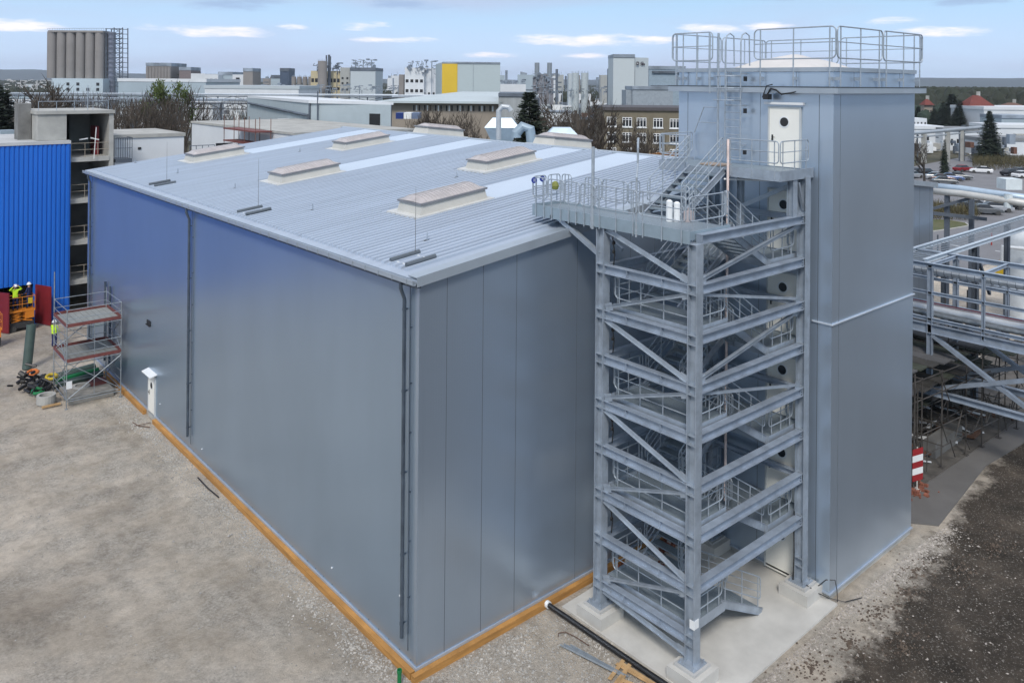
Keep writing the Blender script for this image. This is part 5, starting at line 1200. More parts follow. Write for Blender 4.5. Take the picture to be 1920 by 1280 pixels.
# yellow panelled hall
dY = 330; a = D(829, 117, dY); b = D(938, 119, dY); t = thing('panelled_hall', 'big grey blue hall with one broad yellow panel', 'hall', (a.x, a.y, 0))
a0 = D(817, 115, dY+40); 
mb = MB(); va, vb = Vector((a.x, a.y, 0)), Vector((b.x, b.y, 0)); vc = Vector((a0.x, a0.y, 0)); zt_ = a.z; ff = vc-va
mb.hexa([va, vb, vb+ff, va+ff, va+UP*zt_, vb+UP*zt_, vb+ff+UP*zt_, va+ff+UP*zt_]); part(mb, 'wall', mat('grey_blue_panel', (.40, .47, .49), .6, 0, .02), t)
mb = MB(); onw(mb, va, vb-va, .0, .265, 0, zt_-.6, -FW, .25); part(mb, 'yellow_panel', YEL, t)
mb = MB(); onw(mb, va, vb-va, .535, .54, 0, zt_-.3, -FW, .15); onw(mb, va, vb-va, .0, 1.0, zt_-.5, zt_+.2, -FW, .3); part(mb, 'panel_joint', STEELM, t)
# building right of yellow hall, twin stacks, twin silos
simple('plant_building', 'low pale building with round windows right of the yellow panelled hall', 'plant building', 938, 986, 158, 400, 20, WHIT2, None, wn([(.35, .5)], 8, .35))
clutter('roof_pipework', 'vents on the low pale building right of the yellow hall', 938, 985, 150, 159, 400, 30, STEELM, 6, seed=10)
t = thing('boiler_house', 'brownish boiler house with two tall grey stacks', 'boiler house', tuple(Vector((D(1017, 156, 520).x, D(1017, 156, 520).y, 0))))
mb = MB(); block(mb, 1000, 1038, 146, 520, 16); block(mb, 1004, 1034, 139, 521, 10); part(mb, 'body', mat('boiler_brown', (.19, .19, .21), .7, .1, .3, .3), t)
for px in (1007, 1030.5): q = D(px, 118, 522); mb = MB(); mb.cyl(q.x, q.y, 20, q.z, 1.6, 12); part(mb, 'stack', mat('stack_grey', (.20, .23, .26), .6), t)
clutter('plant_steelwork', 'platforms and pipes wrapped round the boiler house', 1000, 1038, 138, 176, 517, 150, STEELM, 5, seed=11)
q = D(1044, 130, 500); mb = MB(); mb.cyl(q.x, q.y, 0, q.z, .8, 10); tag(mb.build('column', STEELD), 'slim dark column right of the boiler house', 'column')
for px, lb in ((1079, 'left one of two pale round silos'), (1096.5, 'right one of two pale round silos')):
    q = D(px, 137, 430); t = thing('round_silo', lb, 'silo', (q.x, q.y, 0), 'two pale round silos'); mb = MB(); mb.cyl(q.x, q.y, 0, q.z, 1.95, 20); part(mb, 'shell', mat('silo_pale', (.40, .45, .47), .6), t)
    mb = MB()
    for a_ in range(8): mb.tube([(q.x+1.9*math.cos(a_*.785), q.y+1.9*math.sin(a_*.785), q.z), (q.x+1.9*math.cos(a_*.785), q.y+1.9*math.sin(a_*.785), q.z+1)], .08, 3)
    part(mb, 'railing', GALV, t)
simple('plant_building', 'small grey building left of the two pale round silos', 'plant building', 1066, 1075, 138, 440, 10, PALE)
simple('plant_building', 'low white building below the two pale round silos', 'plant building', 1048, 1108, 176, 640, 14, WHIT2, None, wn([(.2, .5)], 5, .5))
clutter('pipe_area', 'low pipework between boiler house and round silos', 1038, 1150, 164, 174, 420, 70, STEELM, 20, seed=12)
# white tower block with the sign
dW = 300; t, a, b, z_ = simple('white_block', 'tall white block with a small dark sign at its top right', 'tower block', 1150, 1190, 108, dW, 16, mat('white_block_sheet', (.46, .51, .53), .6, 0, .02), STEELM)
mb = MB(); a2 = D(1190, 108, dW); b2 = D(1216, 108, dW+4); va, vb = Vector((a2.x, a2.y, 0)), Vector((b2.x, b2.y, 0)); mb.hexa([va+FW*.5, vb, vb+FW*15, va+FW*15, va+FW*.5+UP*a2.z, vb+UP*a2.z, vb+FW*15+UP*a2.z, va+FW*15+UP*a2.z]); part(mb, 'wall', MATS['white_block_sheet'], t)
mb = MB(); onw(mb, va, vb-va, .0, .03, 0, z_, -FW, .12); part(mb, 'corner_joint', STEELM, t)
uu = (vb-va).normalized(); s0 = va+(vb-va)*.12+UP*(z_-2.7)-FW*.35
mb = MB(); sq = 1.2
mb.hexa([s0, s0+uu*sq, s0+uu*sq-FW*.08, s0-FW*.08]+[k+UP*sq for k in (s0, s0+uu*sq, s0+uu*sq-FW*.08, s0-FW*.08)])
s1 = s0+uu*1.75+UP*.45; mb.hexa([s1, s1+uu*.35, s1+uu*.35-FW*.08, s1-FW*.08]+[k+UP*.4 for k in (s1, s1+uu*.35, s1+uu*.35-FW*.08, s1-FW*.08)])
sg = part(mb, 'sign', mat('sign_dark', (.025, .012, .02), .5), t)
mb = MB(); s2 = s0+uu*.38+UP*.38-FW*.1; mb.hexa([s2, s2+uu*.42, s2+uu*.42-FW*.05, s2-FW*.05]+[k+UP*.42 for k in (s2, s2+uu*.42, s2+uu*.42-FW*.05, s2-FW*.05)]); part(mb, 'sign_centre', WHITE, t, sg)
for (dx, z0, z1, w_) in ((2.45, 0, 1.2, .45), (2.95, 0, .75, .4), (3.4, .1, .9, .3), (3.8, 0, .6, .5), (2.45, 1.0, 1.2, 1.1)):
    mb = MB(); s2 = s0+uu*dx+UP*z0; mb.hexa([s2, s2+uu*w_, s2+uu*w_-FW*.06, s2-FW*.06]+[k+UP*(z1-z0) for k in (s2, s2+uu*w_, s2+uu*w_-FW*.06, s2-FW*.06)]); part(mb, 'sign_mark', MATS['sign_dark'], t, sg)
simple('blue_tower', 'slim dark blue plant tower left of the white block', 'tower', 1142, 1151, 129, 420, 8, mat('blue_grey_dark', (.10, .14, .19), .6))
simple('grey_hall', 'long low grey hall before the white block', 'hall', 1186, 1262, 168, 250, 16, mat('grey_low', (.26, .30, .34), .7), STEELM)
simple('grey_hall', 'small grey annex at the left end of the low grey hall', 'hall', 1174, 1187, 169, 252, 10, mat('grey_low', (0, 0, 0)))
t, a, b, z_ = simple('piped_building', 'blue grey building with dark pipe decks right of the white block', 'plant building', 1217, 1285, 130, 380, 20, mat('blue_grey_mid', (.24, .31, .37), .7), STEELM)
mb = MB(); onw(mb, a, b-a, .08, 1, z_*.93, z_*.97, -FW, 1.0); onw(mb, a, b-a, .05, 1, z_*.66, z_*.70, -FW, 1.0); part(mb, 'pipe_deck', STEELD, t)
mb = MB(); q = D(1220, 127, 385); mb.cyl(q.x, q.y, 0, q.z, 1.1, 10); tag(mb.build('round_silo', mat('blue_grey_dark', (0, 0, 0))), 'slim blue grey silo at the right edge of the white block', 'silo')
for i, (px, m_) in enumerate(((1210, STEELD), (1232, mat('dark_red', (.12, .02, .02), .6)), (1248, WHITE))):
    q = D(px, 182, 215); t = thing('parked_truck', ['dark tractor by the low grey hall', 'dark red trailer by the low grey hall', 'white lorry by the low grey hall'][i], 'truck', (q.x, q.y, 0), 'vehicles before the low grey hall')
    mb = MB(); z_ = 3.0; base_ = Vector((q.x, q.y, 0)); c_ = [base_, base_+RT*2.2, base_+RT*2.2+FW*2, base_+FW*2]; mb.hexa([k+UP*.7 for k in c_]+[k+UP*z_ for k in c_]); part(mb, 'body', m_, t)
    for d_ in (.4, 1.8): mb = MB(); e_ = base_+RT*d_; mb.tube([e_+UP*.5-FW*.1, e_+UP*.5+FW*.3], .5, 10); part(mb, 'wheel', MATS['tyre'], t)
def mass(name, label, px0, px1, d0, d1, n, seed, zmax=5):
    stt = random.getstate(); random.seed(seed); mb = MB(); ms = [WHIT2, STEELM, STEELD, CONC2, PALE, mat('rust_mass', (.13, .06, .04), .8), TWIG, WHITE]
    for _ in range(n):
        dep = d0*(d1/d0)**random.random(); p = D(U(px0, px1), 156, dep); w_ = U(.6, 5)*dep/300; h_ = U(.6, zmax); z0 = U(0, 1.0) if random.random() < .7 else U(0, zmax*1.2); k = random.choice((0, 0, 1, 2, 2, 3, 4, 5, 6, 2, 7))
        b_ = Vector((p.x, p.y, z0)); d_ = RT if random.random() < .7 else FW; e_ = Vector((-d_.y, d_.x, 0))*U(.3, 2); c_ = [b_, b_+d_*w_, b_+d_*w_+e_, b_+e_]
        if random.random() < .35: h_ = .3
        mb.hexa(c_+[q+UP*h_ for q in c_], k)
    random.setstate(stt); return tag(mb.build(name, ms), label, 'plant yard', kind='stuff')
mass('plant_yard', 'jumble of pipes, trailers and stores filling the far plant yard on the left', -40, 760, 210, 620, 900, 41, 4)
mass('plant_yard', 'jumble of pipes, vehicles and stores filling the plant yard in the centre', 760, 1290, 200, 620, 700, 42, 4.5)
mass('plant_yard', 'jumble of low stores and vehicles behind the white buildings on the right', 1700, 1990, 205, 320, 220, 43, 3)
rs5 = random.Random(77)
LMK = ((330, 'by the small silo cluster'), (440, 'by the white plant buildings'), (500, 'by the grey tower'), (580, 'by the dark tower'), (700, 'behind the process plant'), (820, 'left of the yellow panelled hall'), (960, 'right of the yellow panelled hall'), (1050, 'by the twin stacks'), (1130, 'by the two round silos'), (2000, 'by the white tower block'))
for i in range(44):
    px = rs5.uniform(245, 1280); dep = rs5.uniform(620, 1000); kind = rs5.choice(('stack', 'tower', 'tower', 'block')); yt = rs5.uniform(139, 150); p = D(px, yt, dep); lm = [l for l0, l in LMK if px < l0][0]
    if kind == 'stack':
        mb = MB(); mb.cyl(p.x, p.y, 0, p.z+rs5.uniform(0, 5), rs5.uniform(.7, 1.3), 8); tag(mb.build('far_stack', rs5.choice((STEELD, STEELM, SILO))), 'slim far stack on the horizon %s' % lm, 'stack', 'far plant blocks on the horizon')
    else:
        w_ = rs5.uniform(4, 8) if kind == 'tower' else rs5.uniform(12, 24); m_, mn = rs5.choice(((WHIT2, 'white'), (PALE, 'pale grey'), (SILO, 'brownish grey'), (PALEB, 'pale blue'), (MATS['pale_concrete'], 'concrete')))
        t = thing('far_'+('tower' if kind == 'tower' else 'works'), '%s %s %s on the horizon' % (mn, 'narrow tower' if kind == 'tower' else 'broad works block', lm), 'tower' if kind == 'tower' else 'works building', (p.x, p.y, 0), 'far plant blocks on the horizon')
        b_ = Vector((p.x, p.y, 0)); c_ = [b_, b_+RT*w_, b_+RT*w_+FW*10, b_+FW*10]; mb = MB(); mb.hexa(c_+[q+UP*p.z for q in c_]); part(mb, 'wall', m_, t)
        mb = MB(); k_ = rs5.uniform(.1, .5); z_ = p.z; c2 = [b_+RT*w_*k_, b_+RT*w_*(k_+.35), b_+RT*w_*(k_+.35)+FW*5, b_+RT*w_*k_+FW*5]; mb.hexa([q+UP*z_ for q in c2]+[q+UP*(z_+rs5.uniform(1, 3)) for q in c2]); mb.tube([b_+RT*w_*.8+UP*z_, b_+RT*w_*.8+UP*(z_+4)], .15, 4); part(mb, 'roof_unit', STEELM, t)
        for r_ in range(rs5.randint(0, 3)):
            z0 = p.z*(.45+.16*r_); mb = MB(); onw(mb, b_, RT*w_, .12, .88, z0, z0+1.1, -FW, .1); part(mb, 'window_band', STEELD, t)
# hills and forest
mb = MB(); cols = 90
def hills(dep, x0, x1, fn, name, m, lab=None):
    mb = MB(); n = 80
    for i in range(n+1):
        px = x0+(x1-x0)*i/n; p = D(px, 156, dep); top = D(px, fn(px), dep).z
        for k, (dd, zz) in enumerate(((-500, -2), (-150, top*.55), (0, top), (700, top*.6))):
            q = Vector((p.x, p.y, 0))+FW*dd; mb.v.append((q.x, q.y, zz))
    for i in range(n):
        for k in range(3): a = i*4+k; mb.f.append((a, a+4, a+5, a+1)); mb.m.append(0)
    return tag(mb.build(name, m, smooth=True), kind='structure')
HILL = mat('wooded_hill', (.025, .036, .038), .95, 0, .25, .006, detail=8)
def rr_(px): return 1.2*math.sin(px*.021)+.8*math.sin(px*.057+1)
hills(5200, -500, 400, lambda px: 130+max(0, px-60)*.045+rr_(px)*.7, 'hills_left', HILL)
hills(5600, 200, 1700, lambda px: 146.5+rr_(px)*.6+.004*(px-200), 'hills_centre', HILL)
hills(4800, 1300, 2500, lambda px: 150-3.5*min(1, max(0, (px-1600)/100))+rr_(px)*.3, 'hills_right', HILL)
def forest(name, label, px0, px1, d0, d1, yt, n, m, hh=16, wd=7, seed=3):
    stt = random.getstate(); random.seed(seed); mb = MB()
    for _ in range(n):
        dep = d0*(d1/d0)**random.random(); px = U(px0, px1); p = D(px, 156, dep); h_ = hh*U(.75, 1.15)
        if yt is not None: h_ = min(h_, max(5, D(px, yt, dep).z*U(.9, 1.05)))
        r_ = wd*U(.6, 1.1); k = 7; vs = []; 
        for zz, rf in ((.15, .7), (.45, 1), (.75, .75), (.93, .35)):
            for j in range(k): a = 6.283*j/k+U(-.2, .2); q = r_*rf*U(.7, 1.15); vs.append((p.x+q*math.cos(a), p.y+q*math.sin(a), h_*zz*U(.93, 1.05)))
        vs.append((p.x, p.y, h_)); o = len(mb.v); mb.v += vs
        for l_ in range(3):
            for j in range(k): j2 = (j+1) % k; mb.f.append((o+l_*k+j, o+l_*k+j2, o+(l_+1)*k+j2, o+(l_+1)*k+j)); mb.m.append(0)
        for j in range(k): mb.f.append((o+3*k+j, o+3*k+(j+1) % k, o+4*k)); mb.m.append(0)
    random.setstate(stt); return tag(mb.build(name, m), label, 'forest', kind='stuff')
FOR = mat('forest_brown_green', (.028, .028, .020), .95, 0, .4, .03, col2=(.022, .032, .018)); FOR2 = mat('forest_dark', (.025, .04, .028), .95, 0, .4, .05)
forest('forest', 'wide brown green forest below the hills on the right', 1690, 1990, 420, 2600, None, 2600, FOR, 16, 7, 3)
forest('forest', 'distant forest strip along the centre and left horizon', -60, 1300, 1500, 3600, None, 2600, FOR, 13, 12, 4)
forest('forest', 'scattered winter trees between the plant buildings', -40, 1290, 560, 1300, None, 420, FOR, 11, 6, 5)
forest('tree_belt', 'dark garden trees round the red roofed houses', 1705, 1960, 330, 470, None, 120, FOR2, 9, 4.5, 6)

# far low buildings of the town and plant
rr = random.Random(21)
def scat(px0, px1, d0, d1, n, seed, lab):
    rr = random.Random(seed)
    for _ in range(n):
        dep = d0+(d1-d0)*rr.random(); px = px0+(px1-px0)*rr.random(); w_ = rr.uniform(8, 26); h_ = rr.uniform(4, 9); p = D(px, 156, dep)
        wm, wn_ = rr.choice(((WHIT2, 'white'), (PALE, 'pale grey'), (PALEB, 'pale blue'), (TAN, 'tan'), (CONC2, 'concrete grey'))); rm_, rn_ = rr.choice(((WHITE, 'bright'), (PALE, 'grey'), (STEELM, 'dark')))
        lm = [l for l0, l in ((95, 'left of the silo block'), (235, 'by the silo block'), (330, 'by the small silo cluster'), (440, 'by the white plant buildings'), (500, 'by the grey tower'), (580, 'by the dark tower'), (700, 'before the process plant'), (820, 'left of the yellow panelled hall'), (960, 'right of the yellow panelled hall'), (1050, 'by the twin stacks'), (1130, 'by the two round silos'), (2000, 'by the white tower block')) if px < l0][0]
        t = thing('far_shed', '%s %s shed with %s roof %s, %s' % ('long' if w_ > 17 else 'short', wn_, rn_, lm, 'nearer' if dep < (d0+d1)/2 else 'farther'), 'shed', (p.x, p.y, 0), 'far pale sheds of the plant')
        mb = MB(); b_ = Vector((p.x, p.y, 0)); c_ = [b_, b_+RT*w_, b_+RT*w_+FW*12, b_+FW*12]; mb.hexa(c_+[k+UP*h_ for k in c_]); part(mb, 'wall', wm, t)
        mb = MB(); e_ = .4; c2 = [b_-RT*e_-FW*e_, b_+RT*(w_+e_)-FW*e_, b_+RT*(w_+e_)+FW*(12+e_), b_-RT*e_+FW*(12+e_)]; mb.hexa([k+UP*h_ for k in c2]+[k+UP*(h_+.5) for k in c2]); part(mb, 'roof', rm_, t)
scat(-20, 250, 330, 1500, 46, 31, 'one of the low pale sheds scattered between the pipes far behind')
scat(250, 780, 300, 1400, 60, 32, 'one of the low pale sheds scattered between the pipes far behind')
scat(930, 1290, 300, 1400, 34, 33, 'one of the low pale sheds scattered between the pipes far behind')
# long pipe racks
def rack(name, label, px0, y0, d0, px1, y1, d1, nposts=12, w_=2.4):
    a = D(px0, y0, d0); b = D(px1, y1, d1); t = thing(name, label, 'pipe rack', (a.x, a.y, 0))
    for k in range(4): mb = MB(); o_ = FW*(k*.7)+UP*(.35*(k % 2)); mb.tube([a+o_, b+o_], .22+.1*(k == 1), 6); part(mb, 'pipe', [STEELM, GALV, STEELD, WHIT2][k], t)
    mb = MB(); mb.bar(a-UP*.6, b-UP*.6, .3, .4); mb.bar(a-UP*2.1, b-UP*2.1, .3, .3)
    n = nposts*2
    for i in range(n): p = a+(b-a)*i/n; q = a+(b-a)*(i+1)/n; mb.tube([p-UP*(.6 if i % 2 else 2.1), q-UP*(2.1 if i % 2 else .6)], .12, 3)
    part(mb, 'truss', STEELD, t)
    for i in range(nposts+1): p = a+(b-a)*i/nposts; mb = MB(); mb.bar(Vector((p.x, p.y, 0)), p-UP*.5, .4, .4); part(mb, 'post', STEELD, t)
    return t
rack('pipe_rack', 'long dark elevated pipe rack crossing behind the pale grey hall', -40, 176, 330, 745, 180, 330, 14)
rack('pipe_rack', 'second long pipe rack nearer behind the brown thicket', 60, 186, 230, 470, 190, 210, 8)
rack('pipe_rack', 'elevated pipe rack before the tan building with pale roof', 735, 182, 240, 1010, 181, 235, 6)
# tan building with broad pale roof (centre)
t, a, b, z_ = simple('tan_hall', 'long tan building with broad pale roof behind the bare trees', 'building', 735, 935, 193, 190, 60, TAN, None)
rowz = (.72, .84)
for i in range(30):
    if i % 4 == 3: continue
    mb = MB(); onw(mb, a, b-a, .2+i*.0255, .2+i*.0255+.012, 11.2, 12.5, -FW, .12); part(mb, 'window', WHITE if i % 2 else DARK, t)
mb = MB(); f = FW*70; zz = z_; q = [a-RT*3-FW*2, b+RT*1-FW*2, b+f, a+f+RT*12]; mb.hexa([k+UP*zz for k in q]+[q[0]+UP*(zz+.5), q[1]+UP*(zz+.5), q[2]+UP*(zz+2.0), q[3]+UP*(zz+2.0)]); part(mb, 'roof', mat('pale_roof', (.44, .50, .52), .7, 0, .08, .1), t)
t, a, b, z_ = simple('grey_annex', 'grey ribbed annex left of the spruce', 'building', 935, 1000, 181, 188, 30, mat('ribbed_grey', (.30, .32, .33), .7, 0, .2, 1, stretch=(1, 1, .01)), STEELD)
for i, (px, m_, lb) in enumerate(((742, mat('van_blue', (.01, .03, .16), .4), 'dark blue van at the left of the long tan building'), (757, WHITE, 'white van right of the dark blue van'), (772, mat('car_slate', (.12, .16, .25), .4), 'slate blue car right of the white van'))):
    q = D(px, 216, 160); t = thing('parked_van', lb, 'van', (q.x, q.y, 0), 'vans by the tan building'); base_ = Vector((q.x, q.y, 0)); zz = D(px, 213, 160).z
    zg = max(0, D(px, 226, 160).z); c_ = [base_, base_+RT*1.5, base_+RT*1.5+FW*4, base_+FW*4]; mb = MB(); mb.hexa([k+UP*(zg+.3) for k in c_]+[k+UP*(zg+1.5) for k in c_]); part(mb, 'body', m_, t)
# brown apartment block
dA = 112; t, a, b, z_ = simple('apartment_block', 'brown plastered apartment block with rows of white framed windows', 'apartment block', 1133, 1310, 207, dA, 12, mat('brown_render', (.165, .145, .105), .9, 0, .15, .6), mat('dark_roof', (.07, .065, .07), .8))
Wd = (b-a).length; pxw = lambda px: (px-1133)/(1310-1133)
for ri, yy in enumerate((230, 258.5, 287)):
    for px in (1138, 1167, 1194, 1225, 1256, 1287):
        zc = D(px, yy+(px-1200)*.03, dA).z
        if zc < 1: continue
        mb = MB(); onw(mb, a, b-a, pxw(px)-.0, pxw(px+18), zc-.65, zc+.65, -FW, .05); wd_ = part(mb, 'window', WHITE, t)
        for k in range(3): mb = MB(); onw(mb, a, b-a, pxw(px+.9+k*5.8), pxw(px+.9+k*5.8+4.4), zc-.55, zc+(.55 if ri < 2 else .5), -FW, .08); part(mb, 'pane', GLASSD, t, wd_)
        mb = MB(); onw(mb, a, b-a, pxw(px+.5), pxw(px+17.5), zc+.30, zc+.36, -FW, .1); onw(mb, a, b-a, pxw(px-1), pxw(px+19), zc-.78, zc-.66, -FW, .18); part(mb, 'sill', WHITE, t, wd_)
mb = MB(); rn = random.Random(5)
for i in range(22):
    px = 1135+i*6.2; p = D(px, 291+rn.uniform(-3, 5), 84); mb.bar(p, p+RT*rn.uniform(.6, 1.8)+UP*rn.uniform(-.05, .05), .5, .18)
tag(mb.build('timber_stack', mat('timber_orange', (.30, .15, .06), .8)), 'loose orange brown timber and rubble below the apartment block', 'timber')

# =================================================================== RIGHT SIDE
# white buildings beyond the car park, red roofed houses
def house(px0, px1, ye, yr, dep, label, wall_m, roof_m, seed=0, name='house'):
    a = D(px0, ye, dep); b = D(px1, ye, dep); ze = a.z; zr = D(px0, yr, dep).z; va, vb = Vector((a.x, a.y, 0)), Vector((b.x, b.y, 0)); f = FW*((vb-va).length*.8)
    t = thing(name, label, 'house', tuple(va)); mb = MB(); c_ = [va, vb, vb+f, va+f]; mb.hexa(c_+[k+UP*ze for k in c_]); part(mb, 'wall', wall_m, t)
    e_ = (vb-va)*.08; o1, o2, o3, o4 = va-e_-FW, vb+e_-FW, vb+e_+f+FW, va-e_+f+FW; m1 = (va+(vb-va)*.35+f*.5); m2 = (va+(vb-va)*.65+f*.5)
    mb = MB(); vs = [o1+UP*ze, o2+UP*ze, o3+UP*ze, o4+UP*ze, m1+UP*zr, m2+UP*zr]; mb.add(vs, [(0, 1, 5, 4), (1, 2, 5), (2, 3, 4, 5), (3, 0, 4), (3, 2, 1, 0)]); rf = part(mb, 'roof', roof_m, t)
    mb = MB(); c = m2+FW*.5; mb.box(c.x-.5, c.y-.5, zr-2.5, c.x+.5, c.y+.5, zr+1.4); part(mb, 'chimney', CONC2, t, rf)
    for k in range(3): mb = MB(); onw(mb, va, vb-va, .15+k*.28, .28+k*.28, ze*.45, ze*.8, -FW, .1); part(mb, 'window', GLASSD, t)
    return t
house(1818, 1860, 199, 179, 300, 'cream house with red hipped roof and chimney before the forest', mat('cream_wall', (.50, .47, .33), .8), ROOFT)
house(1733, 1749, 197, 186, 330, 'small house with rusty red roof just right of the tower', TAN, ROOFT)
house(1885, 1930, 203, 193, 330, 'low brownish roofed house at the right edge before the forest', mat('cream_wall', (0, 0, 0)), mat('brown_roof', (.14, .08, .06), .9))
simple('white_building', 'white building with tall dark windows just right of the tower', 'building', 1711, 1738, 222, 255, 10, WHIT2, None, wn([(.45, .85)], 4, .35))
simple('white_building', 'long white building with two small dark windows right of the tower', 'building', 1711, 1768, 242, 232, 12, WHIT2, WHIT2, wn([(.45, .70)], 3, .22))
simple('white_building', 'long low white building behind the elevated grey pipe', 'building', 1768, 1835, 246, 228, 10, WHIT2, mat('grey_roof', (.20, .21, .22), .8), wn([(.3, .6)], 6, .3))
simple('white_building', 'pale roofed building behind the ragged spruce', 'building', 1845, 1990, 206, 290, 22, WHIT2, WHIT2)
simple('white_building', 'bluish grey shed right of the ragged spruce', 'building', 1878, 1935, 222, 260, 12, PALEB, STEELM)
simple('white_building', 'low white flat building at the right edge', 'building', 1868, 1990, 240, 238, 14, WHIT2, WHIT2)
simple('white_building', 'grey roofed building below the white one at the right edge', 'building', 1838, 1990, 264, 214, 10, WHIT2, mat('grey_roof', (0, 0, 0)))
# elevated pipe on concrete posts
a = D(1690, 252, 188); b = D(1838, 239, 198); t = thing('elevated_pipe', 'thick grey elevated pipe on concrete posts right of the tower', 'pipeline', (a.x, a.y, 0))
mb = MB(); mb.tube([a, a+(b-a)*.6, b], .42, 10); mb.tube([a-UP*1.0, b-UP*1.0], .2, 8); part(mb, 'pipe', mat('pipe_grey', (.34, .38, .42), .5, .3), t)
for px, yb in ((1735, 305), (1783, 302), (1812, 300)):
    f_ = (px-1690)/162; q = a+(b-a)*f_; mb = MB(); mb.box(q.x-.45, q.y-.45, 0, q.x+.45, q.y+.45, q.z-.4); part(mb, 'post', CONC2, t)
for px in (1722, 1808, 1818): f_ = (px-1690)/162; q = a+(b-a)*f_; mb = MB(); mb.box(q.x-.12, q.y-.12, 0, q.x+.12, q.y+.12, q.z-.3); part(mb, 'steel_post', STEELD, t)
# two thick pipes with valve box
t = thing('pipe_pair', 'two thick pale insulated pipes crossing behind the hall corner', 'pipeline', tuple(Vector((D(1750, 350, 62).x, D(1750, 350, 62).y, 0))))
for (y0, y1, d0, d1, r_, m_) in ((349, 371, 64, 58, .27, mat('pipe_blue', (.40, .50, .60), .45, .2)), (358, 381, 62, 56, .25, mat('pipe_pale', (.50, .50, .48), .5, .2))):
    mb = MB(); mb.tube([D(1735, y0-1, d0+.5), D(1800, y0+5, d0-2), D(1870, (y0+y1)/2+4, (d0+d1)/2-1), D(1935, y1+2, d1)], r_, 14); part(mb, 'pipe', m_, t, smooth=True)
for px, yb in ((1776, 400), (1822, 420)):
    q = D(px, 362, 61); mb = MB(); mb.box(q.x-.15, q.y-.15, 0, q.x+.15, q.y+.15, q.z-.2); part(mb, 'post', STEELD, t)
mb = MB(); mb.bar(D(1750, 391, 61), D(1818, 372, 60), .15, .2); mb.bar(D(1750, 400, 61), D(1850, 411, 60), .15, .25); part(mb, 'truss', STEELD, t)
q = D(1886, 356, 57); mb = MB(); e1, e2 = RT*1.15, FW*1.1; c_ = [q, q+e1, q+e1+e2, q+e2]; mb.hexa(c_+[k+UP*.75 for k in c_]); part(mb, 'valve_box', mat('valve_white', (.60, .66, .68), .5), t)
mb = MB(); q = D(1897, 366, 57)+FW*.4; mb.cyl(q.x, q.y, q.z-.9, q.z, .28, 12); part(mb, 'valve_neck', MATS['valve_white'], t)
# cars
def car_parts():
    mb = MB()   # body, nose to +x, 4.3 x 1.75
    prof = [(-2.1, .35), (-2.15, .75), (-2.0, .92), (-1.2, .98), (1.0, .93), (1.9, .80), (2.12, .62), (2.12, .35)]
    def ring(y, ins): return [(x*(1-ins*.03), y, z) for x, z in prof]
    n = len(prof); ys = [(-.87, 1), (-.82, 0), (.82, 0), (.87, 1)]
    for y, i_ in ys: mb.v += ring(y, i_) if not i_ else [(x*.97, y, .35+(z-.35)*.82) for x, z in prof]
    for r_ in range(3):
        for j in range(n): j2 = (j+1) % n; mb.f.append((r_*n+j, (r_+1)*n+j, (r_+1)*n+j2, r_*n+j2)); mb.m.append(0)
    mb.f.append(tuple(range(n))); mb.m.append(0); mb.f.append(tuple(range(3*n, 4*n))[::-1]); mb.m.append(0)
    mb.hexa([(-1.0, -.60, 1.40), (.15, -.60, 1.40), (.15, .60, 1.40), (-1.0, .60, 1.40), (-.95, -.55, 1.44), (.1, -.55, 1.44), (.1, .55, 1.44), (-.95, .55, 1.44)])
    g = MB(); g.hexa([(-1.75, -.76, .93), (.95, -.76, .90), (.95, .76, .90), (-1.75, .76, .93), (-1.05, -.62, 1.40), (.22, -.62, 1.40), (.22, .62, 1.40), (-1.05, .62, 1.40)])
    w_ = []
    for x in (-1.3, 1.32):
        for y in (-.84, .84): m_ = MB(); m_.tube([(x, y-.09, .31), (x, y+.09, .31)], .31, 14); w_.append(m_)
    l_ = []
    for y in (-.6, .6): m_ = MB(); m_.box(2.07, y-.18, .58, 2.13, y+.18, .70); l_.append(m_)
    return mb, g, w_, l_
cb_, cg_, cw_, cl_ = car_parts()
CARM = {}
def car(px, y, colr, colname, ang, label, z0=None):
    p = G(px, y); t = thing('parked_car', label, 'car', (p.x, p.y, .03), 'cars on the car park')
    t['base_loc'] = (0, 0, 0)
    k = colname
    if k not in CARM:
        m_ = mat('car_paint_'+colname, colr, .3, .2, .03); o = cb_.build('body', m_); CARM[k] = o.data; bpy.data.objects.remove(o)
    o = bpy.data.objects.new('body', CARM[k]); COL.objects.link(o); o.parent = t
    for nm_, key, lst, m_ in (('windows', '_g', [cg_], GLASSD), ('wheel', '_w', cw_, MATS['tyre']), ('headlight', '_l', cl_, WHITE)):
        for i, b_ in enumerate(lst):
            kk = key+str(i)
            if kk not in CARM: q = b_.build(nm_, m_); CARM[kk] = q.data; bpy.data.objects.remove(q)
            o = bpy.data.objects.new(nm_, CARM[kk]); COL.objects.link(o); o.parent = t
    t.rotation_euler.z = ang; return t
BLK = (.015, .016, .02); SLV = (.35, .37, .4); RED = (.22, .008, .012); WHT = (.75, .76, .77); BLU = (.06, .10, .22); GRY = (.10, .11, .12)
AA = math.atan2(RT.y, RT.x)
